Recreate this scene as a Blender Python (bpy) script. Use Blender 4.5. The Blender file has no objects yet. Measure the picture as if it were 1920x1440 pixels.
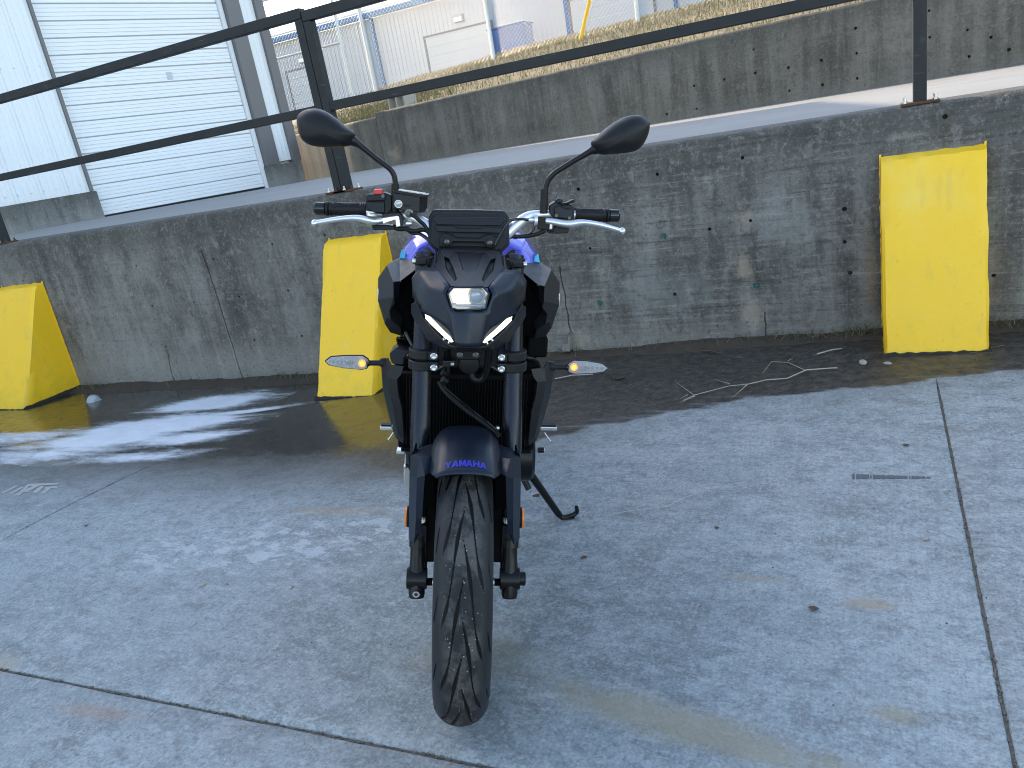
import bpy, bmesh, math, random
import numpy as np
from mathutils import Vector, Matrix, noise as mnoise

random.seed(7)
rng = np.random.default_rng(7)
scene = bpy.context.scene
R = math.radians

# ------------------------------------------------------------------ camera, sky, sun, exposure
cam_data = bpy.data.cameras.new('camera')
cam_data.sensor_width = 36.0
cam_data.lens = 27.0
cam_data.clip_start = 0.05
cam_data.clip_end = 800.0
camera = bpy.data.objects.new('camera', cam_data)
scene.collection.objects.link(camera)
camera.matrix_world = Matrix([list(r) for r in ((0.903546, 0.016383, 0.428177, 0.000000), (0.395044, 0.355193, -0.847218, 0.000000), (-0.165966, 0.934649, 0.314461, 1.320000))] + [[0, 0, 0, 1]])
scene.camera = camera

SUN_EL = R(31)
sun_from = Vector((-0.92, 0.39, 0.0)).normalized() * math.cos(SUN_EL) + Vector((0, 0, math.sin(SUN_EL)))
world = bpy.data.worlds.new('World')
scene.world = world
world.use_nodes = True
wn = world.node_tree.nodes
sky = wn.new('ShaderNodeTexSky')
sky.sky_type = 'NISHITA'
sky.sun_disc = False
sky.sun_elevation = SUN_EL
sky.sun_rotation = math.atan2(sun_from.x, sun_from.y)
sky.air_density = 1.0
sky.dust_density = 1.0
sky.ozone_density = 1.0
world.node_tree.links.new(sky.outputs[0], wn['Background'].inputs[0])
wn['Background'].inputs[1].default_value = 0.15
sun_data = bpy.data.lights.new('sun', 'SUN')
sun_data.energy = 2.0
sun_data.angle = R(0.5)
sun_data.color = (1.0, 0.91, 0.78)
sun = bpy.data.objects.new('sun', sun_data)
scene.collection.objects.link(sun)
sun.rotation_euler = (-sun_from).to_track_quat('-Z', 'Y').to_euler()
scene.view_settings.view_transform = 'Standard'
scene.view_settings.look = 'None'
scene.view_settings.exposure = 2.07
scene.view_settings.use_white_balance = True
scene.view_settings.white_balance_temperature = 7400
scene.view_settings.white_balance_tint = 10
scene.view_settings.gamma = 1.0
scene.cycles.filter_width = 1.05
scene.view_settings.use_curve_mapping = False

# ------------------------------------------------------------------ object helpers
COL = scene.collection


def tag(o, label=None, cat=None, group=None, kind=None):
    if label: o['label'] = label
    if cat: o['category'] = cat
    if group: o['group'] = group
    if kind: o['kind'] = kind
    return o


def empty(name, loc=(0, 0, 0), parent=None):
    o = bpy.data.objects.new(name, None)
    o.location = loc
    o.empty_display_size = 0.1
    COL.objects.link(o)
    o.parent = parent
    return o


def copy_tree(o, parent=None):
    c = o.copy()
    COL.objects.link(c)
    c.parent = parent
    for ch in list(o.children):
        copy_tree(ch, c)
    return c


class MB:
    """collects shapes, links them as ONE mesh object"""

    def __init__(s):
        s.v, s.f = [], []

    def add(s, v, f):
        n = len(s.v)
        s.v += [tuple(map(float, p)) for p in v]
        s.f += [tuple(i + n for i in q) for q in f]
        return s

    def box(s, c, size, rot=None):
        hx, hy, hz = [a / 2 for a in size]
        v = [Vector((x, y, z)) for x in (-hx, hx) for y in (-hy, hy) for z in (-hz, hz)]
        if rot is not None: v = [rot @ p for p in v]
        c = Vector(c)
        return s.add([p + c for p in v], [(0, 1, 3, 2), (4, 6, 7, 5), (0, 4, 5, 1), (2, 3, 7, 6), (0, 2, 6, 4), (1, 5, 7, 3)])

    def box2(s, a, b):
        return s.box([(p + q) / 2 for p, q in zip(a, b)], [abs(q - p) for p, q in zip(a, b)])

    def hexa(s, bot, top):
        return s.prism(bot, top)

    def prism(s, a, b):
        """two matching closed loops joined by side walls"""
        n = len(a)
        return s.add(list(a) + list(b), [tuple(range(n))[::-1], tuple(range(n, 2 * n))] +
                     [(i, (i + 1) % n, (i + 1) % n + n, i + n) for i in range(n)])

    def tube(s, pts, r, n=10, cap=True, smooth=0):
        pts = [Vector(p) for p in pts]
        rs = list(r) if hasattr(r, '__len__') else [r] * len(pts)
        for _ in range(smooth):
            q, rr = [pts[0]], [rs[0]]
            for i in range(len(pts) - 1):
                q += [pts[i].lerp(pts[i + 1], .25), pts[i].lerp(pts[i + 1], .75)]
                rr += [rs[i] * .75 + rs[i + 1] * .25, rs[i] * .25 + rs[i + 1] * .75]
            q.append(pts[-1]); rr.append(rs[-1])
            pts, rs = q, rr
        up = None
        v, f = [], []
        for i, p in enumerate(pts):
            d = (pts[min(i + 1, len(pts) - 1)] - pts[max(i - 1, 0)])
            if d.length < 1e-9: d = Vector((0, 0, 1))
            d.normalize()
            if up is None:
                up = Vector((0, 0, 1)) if abs(d.z) < .9 else Vector((0, 1, 0))
            x = d.cross(up).normalized()
            up = x.cross(d).normalized()
            for k in range(n):
                a = 2 * math.pi * k / n
                v.append(p + (x * math.cos(a) + up * math.sin(a)) * rs[i])
        m = len(pts)
        for i in range(m - 1):
            for k in range(n):
                k2 = (k + 1) % n
                f.append((i * n + k, i * n + k2, (i + 1) * n + k2, (i + 1) * n + k))
        if cap:
            f.append(tuple(range(n))[::-1]); f.append(tuple(range((m - 1) * n, m * n)))
        return s.add(v, f)

    def cyl(s, a, b, r, n=16, r2=None):
        return s.tube([a, b], [r, r if r2 is None else r2], n)

    def ball(s, c, r, n=12, m=8, sc=(1, 1, 1)):
        c = Vector(c)
        v = [c + Vector((0, 0, r * sc[2]))]
        for i in range(1, m):
            t = math.pi * i / m
            for k in range(n):
                a = 2 * math.pi * k / n
                v.append(c + Vector((r * sc[0] * math.sin(t) * math.cos(a), r * sc[1] * math.sin(t) * math.sin(a), r * sc[2] * math.cos(t))))
        v.append(c - Vector((0, 0, r * sc[2])))
        f = [(0, 1 + k, 1 + (k + 1) % n) for k in range(n)]
        for i in range(m - 2):
            for k in range(n):
                a = 1 + i * n
                f.append((a + k, a + n + k, a + n + (k + 1) % n, a + (k + 1) % n))
        e = len(v) - 1
        a = 1 + (m - 2) * n
        f += [(e, a + (k + 1) % n, a + k) for k in range(n)]
        return s.add(v, f)

    def lathe(s, prof, c, axis='x', n=32, closed=False):
        """profile of (offset along axis, radius)"""
        c = Vector(c)
        v = []
        for (h, r) in prof:
            for k in range(n):
                a = 2 * math.pi * k / n
                u, w = r * math.cos(a), r * math.sin(a)
                v.append(c + (Vector((h, u, w)) if axis == 'x' else Vector((u, h, w)) if axis == 'y' else Vector((u, w, h))))
        m = len(prof)
        f = []
        for i in range(m if closed else m - 1):
            j = (i + 1) % m
            for k in range(n):
                k2 = (k + 1) % n
                f.append((i * n + k, i * n + k2, j * n + k2, j * n + k))
        if not closed:
            if prof[0][1] > 1e-6: f.append(tuple(range(n))[::-1])
            if prof[-1][1] > 1e-6: f.append(tuple(range((m - 1) * n, m * n)))
        return s.add(v, f)

    def mirror(s, x0):
        n = len(s.v)
        s.v = s.v + [(2 * x0 - a, b, c) for a, b, c in s.v]
        s.f = s.f + [tuple(i + n for i in q)[::-1] for q in s.f]
        return s

    def mirrored(s, x0):
        m = MB()
        m.v = [(2 * x0 - a, b, c) for a, b, c in s.v]
        m.f = [tuple(q)[::-1] for q in s.f]
        return m

    def build(s, name, mat, parent=None, bevel=0, seg=2, smooth=None, solid=0, angle=30, sub=0, normals=True, kind=None, crease=None):
        me = bpy.data.meshes.new(name)
        me.from_pydata(s.v, [], s.f)
        if normals:
            bm = bmesh.new(); bm.from_mesh(me)
            bmesh.ops.remove_doubles(bm, verts=bm.verts, dist=1e-5)
            bmesh.ops.recalc_face_normals(bm, faces=bm.faces)
            if crease is not None:
                cl = bm.edges.layers.float.new('crease_edge')
                for e in bm.edges:
                    if e.is_boundary: e[cl] = 1.0
                    elif len(e.link_faces) == 2:
                        a = math.degrees(e.calc_face_angle(0))
                        e[cl] = 0.0 if a < crease else min(.92, .45 + (a - crease) / 60)
            bm.to_mesh(me); bm.free()
        me.materials.append(mat)
        o = bpy.data.objects.new(name, me)
        COL.objects.link(o)
        o.parent = parent
        if kind: o['kind'] = kind
        finish(o, bevel, seg, smooth, solid, angle, sub)
        return o


def finish(o, bevel=0, seg=2, smooth=None, solid=0, angle=30, sub=0):
    me = o.data
    if smooth is None: smooth = bevel > 0
    if smooth:
        me.polygons.foreach_set('use_smooth', [True] * len(me.polygons))
        if not bevel and not sub:
            me.set_sharp_from_angle(angle=R(angle))
    if sub:
        me.polygons.foreach_set('use_smooth', [True] * len(me.polygons))
        m = o.modifiers.new('sub', 'SUBSURF'); m.levels = sub; m.render_levels = sub
    if solid:
        m = o.modifiers.new('solid', 'SOLIDIFY'); m.thickness = solid; m.offset = 0
    if bevel:
        m = o.modifiers.new('bevel', 'BEVEL'); m.width = bevel; m.segments = seg
        m.limit_method = 'ANGLE'; m.angle_limit = R(angle); m.harden_normals = True
        m.use_clamp_overlap = True


# ------------------------------------------------------------------ material helpers
class NT:
    def __init__(s, name):
        s.m = bpy.data.materials.new(name)
        s.m.use_nodes = True
        s.t = s.m.node_tree
        s.b = s.t.nodes['Principled BSDF']
        s.out = s.t.nodes['Material Output']

    def node(s, typ, **kw):
        n = s.t.nodes.new(typ)
        for k, v in kw.items(): setattr(n, k, v)
        return n

    def put(s, sock, v):
        if isinstance(v, bpy.types.NodeSocket):
            s.t.links.new(v, sock)
        elif v is not None:
            if hasattr(sock.default_value, '__len__') and not hasattr(v, '__len__'):
                v = [v] * len(sock.default_value)
            if hasattr(v, '__len__') and len(sock.default_value) == 4 and len(v) == 3: v = (*v, 1)
            sock.default_value = v

    def pos(s):
        if not hasattr(s, '_p'): s._p = s.node('ShaderNodeNewGeometry').outputs['Position']
        return s._p

    def obj(s):
        if not hasattr(s, '_o'): s._o = s.node('ShaderNodeTexCoord').outputs['Object']
        return s._o

    def xyz(s, v=None):
        n = s.node('ShaderNodeSeparateXYZ'); s.put(n.inputs[0], v if v is not None else s.pos())
        return n.outputs

    def vec(s, x, y, z):
        n = s.node('ShaderNodeCombineXYZ')
        for i, q in zip(n.inputs, (x, y, z)): s.put(i, q)
        return n.outputs[0]

    def scale(s, v, sc, loc=(0, 0, 0), rot=(0, 0, 0)):
        n = s.node('ShaderNodeMapping'); s.put(n.inputs[0], v)
        n.inputs['Scale'].default_value = sc if hasattr(sc, '__len__') else (sc,) * 3
        n.inputs['Location'].default_value = loc
        n.inputs['Rotation'].default_value = rot
        return n.outputs[0]

    def noise(s, scale=5, detail=4, rough=.55, v=None, dist=0):
        n = s.node('ShaderNodeTexNoise')
        s.put(n.inputs['Vector'], v if v is not None else s.pos())
        n.inputs['Scale'].default_value = scale; n.inputs['Detail'].default_value = detail
        n.inputs['Roughness'].default_value = rough; n.inputs['Distortion'].default_value = dist
        return n.outputs[0]

    def voro(s, scale=5, v=None, feature='F1', rand=1):
        n = s.node('ShaderNodeTexVoronoi', feature=feature)
        s.put(n.inputs['Vector'], v if v is not None else s.pos())
        n.inputs['Scale'].default_value = scale; n.inputs['Randomness'].default_value = rand
        return n.outputs[0]

    def math(s, op, a, b=None, c=None, clamp=False):
        n = s.node('ShaderNodeMath', operation=op, use_clamp=clamp)
        for i, q in zip(n.inputs, (a, b, c)): s.put(i, q)
        return n.outputs[0]

    def mul(s, a, b): return s.math('MULTIPLY', a, b)

    def add(s, a, b): return s.math('ADD', a, b)

    def step(s, v, lo, hi, to0=0, to1=1):
        n = s.node('ShaderNodeMapRange', interpolation_type='SMOOTHSTEP')
        s.put(n.inputs[0], v); s.put(n.inputs[1], lo); s.put(n.inputs[2], hi)
        n.inputs[3].default_value = to0; n.inputs[4].default_value = to1
        return n.outputs[0]

    def ramp(s, fac, stops):
        n = s.node('ShaderNodeValToRGB'); s.put(n.inputs[0], fac)
        e = n.color_ramp.elements
        while len(e) < len(stops): e.new(.5)
        for q, (p, c) in zip(e, stops):
            q.position = p
            c = c if hasattr(c, '__len__') else (c, c, c)
            q.color = (*c[:3], 1)
        return n.outputs[0]

    def mix(s, fac, a, b, mode='MIX'):
        n = s.node('ShaderNodeMix', data_type='RGBA', blend_type=mode)
        s.put(n.inputs[0], fac); s.put(n.inputs[6], a); s.put(n.inputs[7], b)
        return n.outputs[2]

    def bump(s, h, strength=.3, dist=.01, prev=None):
        n = s.node('ShaderNodeBump'); s.put(n.inputs['Height'], h)
        n.inputs['Strength'].default_value = strength; n.inputs['Distance'].default_value = dist
        if prev is not None: s.put(n.inputs['Normal'], prev)
        return n.outputs[0]

    def ellipse(s, cx, cy, rx, ry, ang=0, wob=.3, sc=6, lo=1.0, hi=.5):
        """soft ragged stain mask in ground coordinates"""
        x, y, z = s.xyz()
        dx, dy = s.math('SUBTRACT', x, cx), s.math('SUBTRACT', y, cy)
        ca, sa = math.cos(ang), math.sin(ang)
        u = s.math('DIVIDE', s.add(s.mul(dx, ca), s.mul(dy, sa)), rx)
        w = s.math('DIVIDE', s.math('SUBTRACT', s.mul(dy, ca), s.mul(dx, sa)), ry)
        d = s.math('SQRT', s.add(s.mul(u, u), s.mul(w, w)))
        d = s.add(d, s.mul(s.math('SUBTRACT', s.noise(sc, 8, .72), .5), wob * 2.6))
        return s.step(d, lo, hi)

    def done(s, color=None, rough=None, metal=None, normal=None, **kw):
        b = s.b.inputs
        if color is not None: s.put(b['Base Color'], color)
        if rough is not None: s.put(b['Roughness'], rough)
        if metal is not None: s.put(b['Metallic'], metal)
        if normal is not None: s.put(b['Normal'], normal)
        for k, v in kw.items(): s.put(b[k.replace('_', ' ')], v)
        return s.m


def simple(name, color, rough=.5, metal=0.0, var=.12, nscale=30, bump=0.0, bscale=400, coat=0, spec=None):
    """plain surface with a little unevenness in tone and gloss"""
    m = NT(name)
    p = m.obj()
    n = m.noise(nscale, 4, .6, p)
    c2 = tuple(min(1, c * (1 + var)) for c in color)
    c1 = tuple(c * (1 - var) for c in color)
    col = m.mix(n, c1, c2)
    r = m.step(n, .2, .8, max(.02, rough - .06), min(1, rough + .06))
    nm = m.bump(m.noise(bscale, 2, .5, p), bump, .001) if bump else None
    kw = {}
    if coat: kw['Coat_Weight'] = coat; kw['Coat_Roughness'] = .06
    if spec is not None: kw['Specular_IOR_Level'] = spec
    return m.done(col, r, metal, nm, **kw)


def emitter(name, color, strength, base=(.5, .5, .5)):
    m = NT(name)
    n = m.noise(60, 2, .5, m.obj())
    st = m.step(n, .2, .8, strength * .85, strength * 1.15)
    return m.done(base, .3, 0, None, Emission_Color=color, Emission_Strength=st)


def glassy(name, color, alpha=.35, rough=.05, tint=.3):
    """thin clear plastic: part see-through, part glossy"""
    m = NT(name)
    tr = m.node('ShaderNodeBsdfTransparent'); tr.inputs[0].default_value = (*[min(1, tint + c) for c in color], 1)
    n = m.noise(25, 2, .5, m.obj())
    m.done(color, m.step(n, 0, 1, rough, rough + .05), 0)
    mx = m.node('ShaderNodeMixShader'); mx.inputs[0].default_value = alpha
    m.t.links.new(tr.outputs[0], mx.inputs[1]); m.t.links.new(m.b.outputs[0], mx.inputs[2])
    m.t.links.new(mx.outputs[0], m.out.inputs[0])
    return m.m

# ------------------------------------------------------------------ ground shape
ZX = [-9.0, -6.2, -3.66, -1.88, -0.55, 0.6, 3.0]
ZZ = [-0.20, -0.19, -0.144, -0.047, 0.0, 0.03, 0.05]


def zg(x, y):
    t = min(max((y - 1.7) / (4.15 - 1.7), 0), 1)
    return float(np.interp(x, ZX, ZZ)) * t * t * (3 - 2 * t)


WALL_Y = 4.15
DECK_Z = 1.10


# ------------------------------------------------------------------ setting materials
def mat_slab():
    m = NT('weathered_concrete_paving')
    x, y, z = m.xyz()
    big = m.noise(.9, 4, .6)
    mid = m.noise(5.5, 6, .68, m.scale(m.pos(), (1, 1.5, 1)))
    flake = m.noise(13, 8, .74, m.scale(m.pos(), (.75, 1.25, 1), rot=(0, 0, .25)), .3)
    fine = m.noise(150, 3, .7)
    grit = m.noise(480, 2, .6)
    col = m.mix(m.step(big, .35, .68), (.214, .252, .258), (.300, .346, .352))
    drk = m.ellipse(-1.0, 1.55, 1.0, .55, .1, .35, 2.2, 1.15, .35)  # ground painted darker round the motorcycle, where less sky reflects
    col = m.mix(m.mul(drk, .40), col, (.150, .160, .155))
    col = m.mix(m.mul(m.step(mid, .42, .66), .65), col, (.345, .352, .345))
    col = m.mix(m.mul(m.step(mid, .52, .36), .55), col, (.165, .172, .170))
    pat = m.noise(19, 5, .62, m.scale(m.pos(), (.8, 1.15, 1), rot=(0, 0, .15)))
    pat2 = m.noise(34, 4, .6)
    patd = m.step(m.noise(1.7, 3, .6), .36, .62, .35, 1)
    col = m.mix(m.mul(m.mul(m.step(pat, .53, .58), patd), .50), col, (.38, .40, .405))
    col = m.mix(m.mul(m.step(pat2, .56, .64), .30), col, (.40, .42, .425))
    col = m.mix(m.mul(m.mul(m.step(pat, .46, .40), patd), .36), col, (.165, .166, .160))
    pat3 = m.noise(58, 5, .72)
    pat4 = m.noise(120, 4, .75)
    col = m.mix(m.mul(m.step(pat3, .53, .62), .42), col, (.44, .46, .465))
    col = m.mix(m.mul(m.step(pat3, .47, .37), .42), col, (.12, .123, .120))
    col = m.mix(m.mul(m.step(pat4, .53, .63), .40), col, (.47, .49, .495))
    col = m.mix(m.mul(m.step(pat4, .46, .35), .48), col, (.085, .088, .088))
    # pale flaking laitance, denser left of the motorcycle
    dens = m.ellipse(-1.95, 1.92, 1.15, .26, .30, .45, 3.0, 1.1, .2)
    fl = m.step(m.add(flake, m.mul(dens, .075)), .585, .615)
    col = m.mix(m.mul(fl, m.add(.28, m.mul(dens, .40))), col, (.50, .52, .53))
    col = m.mix(m.mul(m.step(flake, .44, .37), .45), col, (.13, .135, .135))
    # broom finish across the bay
    br = m.noise(1, 2, .6, m.scale(m.pos(), (170, 3, 1)))
    br2 = m.noise(1, 2, .6, m.scale(m.pos(), (3, 120, 1)))
    col = m.mix(.09, col, m.mix(m.step(br, .35, .65), (.10, .10, .10), (.5, .5, .5)), 'OVERLAY')
    col = m.mix(m.mul(m.step(fine, .58, .70), .30), col, (.44, .45, .45))
    col = m.mix(m.mul(m.step(fine, .42, .30), .45), col, (.09, .095, .10))
    col = m.mix(m.mul(m.step(grit, .66, .72), .6), col, (.07, .07, .07))
    pits = m.step(m.voro(46), .13, .07)
    pm = m.step(m.noise(2.5, 3, .6), .52, .62)
    col = m.mix(m.mul(m.mul(pits, pm), .7), col, (.06, .06, .058))
    # tan and rust stains
    for (cx, cy, rx, ry, an, c, k) in [(-.42, 1.34, .50, .075, -.16, (.30, .245, .155), .75), (-.02, 1.25, .10, .03, -.1, (.34, .20, .10), .8),
                                       (-.26, 1.235, .07, .025, 0, (.34, .21, .11), .7), (.03, 1.47, .07, .035, 0, (.27, .22, .13), .6),
                                       (-.02, 1.86, .09, .03, .1, (.33, .23, .13), .6), (-.32, 1.93, .12, .02, 0, (.32, .24, .14), .5),
                                       (-1.95, 2.15, .35, .05, .1, (.34, .27, .18), .55), (-1.95, 1.02, .18, .03, .1, (.36, .22, .14), .5),
                                       (-1.0, 1.45, .25, .10, .2, (.28, .25, .17), .5), (-2.5, 1.11, .10, .05, 0, (.34, .27, .17), .5)]:
        col = m.mix(m.mul(m.ellipse(cx, cy, rx, ry, an, .60, 9, 1.15, .25), k * .85), col, c)
    # a few darker drips of oil
    oil = m.step(m.add(m.noise(6.5, 4, .6), 0.0), .735, .76)
    col = m.mix(m.mul(oil, .4), col, (.08, .08, .078))
    # small rusty spatter
    sp = m.step(m.noise(70, 2, .5), .67, .71)
    for (cx, cy, r) in [(-.75, 1.73, .09), (-.93, 2.0, .10), (-.72, 2.16, .14), (-.33, 2.05, .1)]:
        col = m.mix(m.mul(m.mul(sp, m.ellipse(cx, cy, r, r, 0, .3, 12)), .9), col, (.13, .055, .035))
    # wet gutter along the wall: ragged shore line that depends on x
    pos01 = m.math('DIVIDE', m.add(x, 7.0), 10.0, clamp=True)
    pts = [(-7, 1.9), (-4.7, 2.16), (-3.6, 2.16), (-2.5, 2.20), (-1.75, 2.42), (-1.3, 2.88), (-.74, 3.19), (-.09, 3.37), (.55, 3.50), (1.5, 3.6), (3, 3.7)]
    shore = m.mul(m.ramp(pos01, [((p + 7) / 10, v / 5) for p, v in pts]), 5.0)
    d = m.math('SUBTRACT', y, shore)
    d = m.add(d, m.mul(m.math('SUBTRACT', m.noise(1.6, 6, .62, m.scale(m.pos(), (1, 2.2, 1))), .5), .36))
    d = m.add(d, m.mul(m.math('SUBTRACT', m.noise(9, 5, .6, m.scale(m.pos(), (.5, 1.6, 1))), .5), .10))
    leftness = m.step(x, -1.6, -2.5)
    damp = m.step(d, m.mul(leftness, -.12), m.add(.05, m.mul(leftness, .55)))
    streak = m.noise(1, 4, .6, m.scale(m.pos(), (1.2, 16, 1), rot=(0, 0, .12)))
    damp = m.mul(damp, m.step(m.add(streak, m.mul(d, .9)), .28, .56))
    halo = m.step(d, -.28, .04)
    col = m.mix(m.mul(halo, .35), col, m.mix(.6, col, (.10, .10, .095)))
    soil = m.mix(m.step(m.noise(22, 8, .7), .35, .68), (.014, .011, .008), (.072, .055, .039))
    soil = m.mix(m.step(m.noise(60, 3, .6, m.scale(m.pos(), (.4, 1.4, 1))), .66, .74), soil, (.14, .115, .085))
    wetc = m.mix(leftness, soil, m.mix(m.noise(7, 5, .65), (.010, .008, .006), (.034, .028, .021)))
    col = m.mix(m.mul(damp, m.mix(leftness, .93, .95)), col, wetc)
    # standing water: mirror-smooth, mostly on the left and in front of the bumpers
    pool = m.step(m.add(d, m.mul(m.math('SUBTRACT', m.noise(2.6, 4, .6, m.scale(m.pos(), (.7, 1.6, 1))), .5), .7)), .34, .60)
    pool = m.mul(pool, m.step(m.add(leftness, m.ellipse(.25, 3.75, .62, .34, .1, .25, 5)), .15, .6))
    rough = m.step(mid, .3, .7, .62, .85)
    rough = m.mix(damp, rough, m.step(m.noise(30, 4, .6), .3, .7, .34, .62))
    rough = m.mix(pool, rough, m.step(m.noise(14, 3, .6), .35, .75, .12, .30))
    h = m.add(m.mul(fine, .5), m.add(m.mul(flake, .9), m.mul(br, .35)))
    h = m.mix(damp, h, m.mul(m.noise(38, 7, .7), 1.6))
    h = m.mix(pool, h, m.mul(m.noise(16, 2, .5, m.scale(m.pos(), (1, .35, 1))), .10))
    nm = m.bump(h, .55, .006)
    return m.done(col, rough, 0, nm)


def mat_wall(name, dark, mid, light, warm=(.30, .22, .14), topz=1.1, botz=0.0, boards=.35, streak=.6, stains=()):
    m = NT(name)
    x, y, z = m.xyz()
    v = m.pos()
    blot = m.noise(3.2, 6, .66, v)
    med = m.noise(10, 8, .76, v)
    fine = m.noise(90, 4, .7, v)
    st = m.noise(1, 5, .62, m.scale(v, (6.5, 6.5, .55)), .2)
    bd = m.noise(1, 5, .7, m.scale(v, (2.2, 2.2, 46), rot=(0, .05, 0)), .25)
    side = m.step(x, -2.3, -1.5, .45, 1.5)
    huge = m.noise(.8, 4, .6, v)
    col = m.mix(m.step(m.add(m.mul(blot, .6), m.mul(huge, .4)), .36, .62), dark, mid)
    col = m.mix(m.mul(m.step(huge, .52, .68), .35), col, light)
    col = m.mix(m.mul(m.step(st, .46, .64), streak), col, light)
    col = m.mix(m.mul(m.step(st, .47, .36), streak), col, tuple(c * .45 for c in dark))
    col = m.mix(m.mul(m.step(med, .55, .68), .55), col, light)
    col = m.mix(m.mul(m.step(med, .45, .33), .6), col, tuple(c * .5 for c in dark))
    col = m.mix(m.mul(m.mul(m.mul(m.step(bd, .54, .64), m.step(med, .36, .58)), boards), side), col, light)
    col = m.mix(m.mul(m.mul(m.step(bd, .46, .36), boards), side), col, tuple(c * .55 for c in dark))
    # dirt washed down from the coping, paler scoured foot
    t = m.math('SUBTRACT', z, topz)
    t = m.add(t, m.mul(m.math('SUBTRACT', st, .5), .35))
    col = m.mix(m.mul(m.step(t, -.30, .0), .62), col, (.040, .036, .027))
    b = m.math('SUBTRACT', z, botz)
    b = m.add(b, m.mul(m.math('SUBTRACT', blot, .5), .3))
    col = m.mix(m.mul(m.step(b, .20, -.02), .5), col, light)
    col = m.mix(m.mul(m.step(fine, .56, .72), .35), col, light)
    col = m.mix(m.mul(m.step(fine, .43, .28), .5), col, tuple(c * .35 for c in dark))
    g2 = m.noise(44, 6, .78, v)
    col = m.mix(m.mul(m.step(g2, .54, .66), .5), col, light)
    col = m.mix(m.mul(m.step(g2, .46, .34), .6), col, tuple(c * .4 for c in dark))
    pt = m.noise(17, 7, .72, m.scale(v, (1, 1, .6)))
    col = m.mix(m.mul(m.step(pt, .56, .61), .28), col, light)
    agg = m.step(m.voro(62, v), .20, .10)
    col = m.mix(m.mul(m.mul(agg, m.step(m.noise(5, 4, .7, v), .56, .66)), .7), col, (.40, .38, .34))
    rings = m.voro(9, v)
    rg = m.mul(m.step(m.math('ABSOLUTE', m.math('SUBTRACT', rings, .26)), .05, .0), m.step(m.noise(2.1, 2, .5, v), .5, .62))
    col = m.mix(m.mul(rg, .12), col, light)
    # local marks: (x, z, half width, half height, colour, strength)
    for (cx, cz, rx, rz, c, k) in stains:
        u = m.math('DIVIDE', m.math('SUBTRACT', x, cx), rx)
        w = m.math('DIVIDE', m.math('SUBTRACT', z, cz), rz)
        dd = m.math('SQRT', m.add(m.mul(u, u), m.mul(w, w)))
        rag = m.add(m.add(m.mul(m.noise(15, 9, .74, v), .7), m.mul(m.noise(70, 5, .75, v), .3)), m.mul(m.math('SUBTRACT', 1.0, dd), .30))
        col = m.mix(m.mul(m.step(rag, .54, .74), k * .72), col, c)
    h = m.add(m.mul(fine, .5), m.add(m.mul(med, .8), m.mul(bd, .4 * boards)))
    return m.done(col, m.step(med, .3, .7, .72, .92), 0, m.bump(h, .6, .006))


def mat_yellow():
    m = NT('yellow_masonry_paint')
    x, y, z = m.xyz()
    n = m.noise(7, 5, .6)
    col = m.mix(n, (.89, .505, .014), (.94, .55, .022))
    col = m.mix(m.mul(m.step(m.noise(2.3, 4, .6), .55, .75), .35), col, (.84, .66, .18))
    col = m.mix(m.mul(m.step(m.noise(40, 5, .7, m.scale(m.pos(), (1, 1, .5))), .62, .72), .45), col, (.46, .33, .05))
    chip = m.step(m.noise(23, 7, .75), .705, .72)
    col = m.mix(m.mul(chip, .85), col, (.30, .28, .22))
    drip = m.noise(1, 4, .6, m.scale(m.pos(), (14, 14, .9)))
    col = m.mix(m.mul(m.step(drip, .56, .70), .22), col, (.52, .40, .08))
    # splash dirt and algae near the foot, missing paint at the very bottom
    zz = m.add(z, m.mul(m.math('SUBTRACT', m.noise(26, 5, .7), .5), .07))
    col = m.mix(m.mul(m.step(zz, .12, .0), m.mul(m.step(m.noise(12, 4, .6), .45, .6), .22)), col, (.44, .42, .05))
    return m.done(col, m.step(n, .3, .7, .38, .55), 0, m.bump(m.add(m.mul(m.noise(130, 3, .6), .6), m.noise(14, 4, .6)), .35, .006))


def mat_siding(name, col, rough=.42):
    m = NT(name)
    n = m.noise(1.4, 4, .6)
    st = m.noise(1, 4, .6, m.scale(m.pos(), (9, 9, .4)))
    c = m.mix(n, tuple(q * .93 for q in col), col)
    c = m.mix(m.mul(m.step(st, .58, .75), .10), c, tuple(q * .75 for q in col))
    return m.done(c, m.step(n, .3, .7, rough - .05, rough + .08), 0, m.bump(m.noise(3, 2, .5), .08, .01))


def mat_deck():
    m = NT('worn_ramp_concrete')
    n = m.noise(2.2, 6, .65)
    col = m.mix(n, (.20, .195, .185), (.30, .29, .272))
    col = m.mix(m.mul(m.step(m.noise(1, 5, .65, m.scale(m.pos(), (.7, 9, 1), rot=(0, 0, -.15))), .58, .7), .5), col, (.15, .148, .145))
    col = m.mix(m.mul(m.step(m.noise(120, 3, .7), .45, .3), .3), col, (.12, .12, .115))
    x, y, z = m.xyz()
    edge = m.step(m.add(y, m.mul(m.math('SUBTRACT', m.noise(9, 4, .6), .5), .22)), 4.42, 4.22)
    col = m.mix(m.mul(edge, .45), col, (.20, .155, .115))
    return m.done(col, .85, 0, m.bump(m.noise(60, 4, .7), .4, .006))


def mat_foliage(name, a, b, c):
    """blades take one of a spread of natural tones"""
    m = NT(name)
    at = m.node('ShaderNodeAttribute', attribute_name='tone')
    col = m.ramp(at.outputs['Fac'], [(0, a), (.5, b), (1, c)])
    return m.done(col, .75, 0, None)


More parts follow.
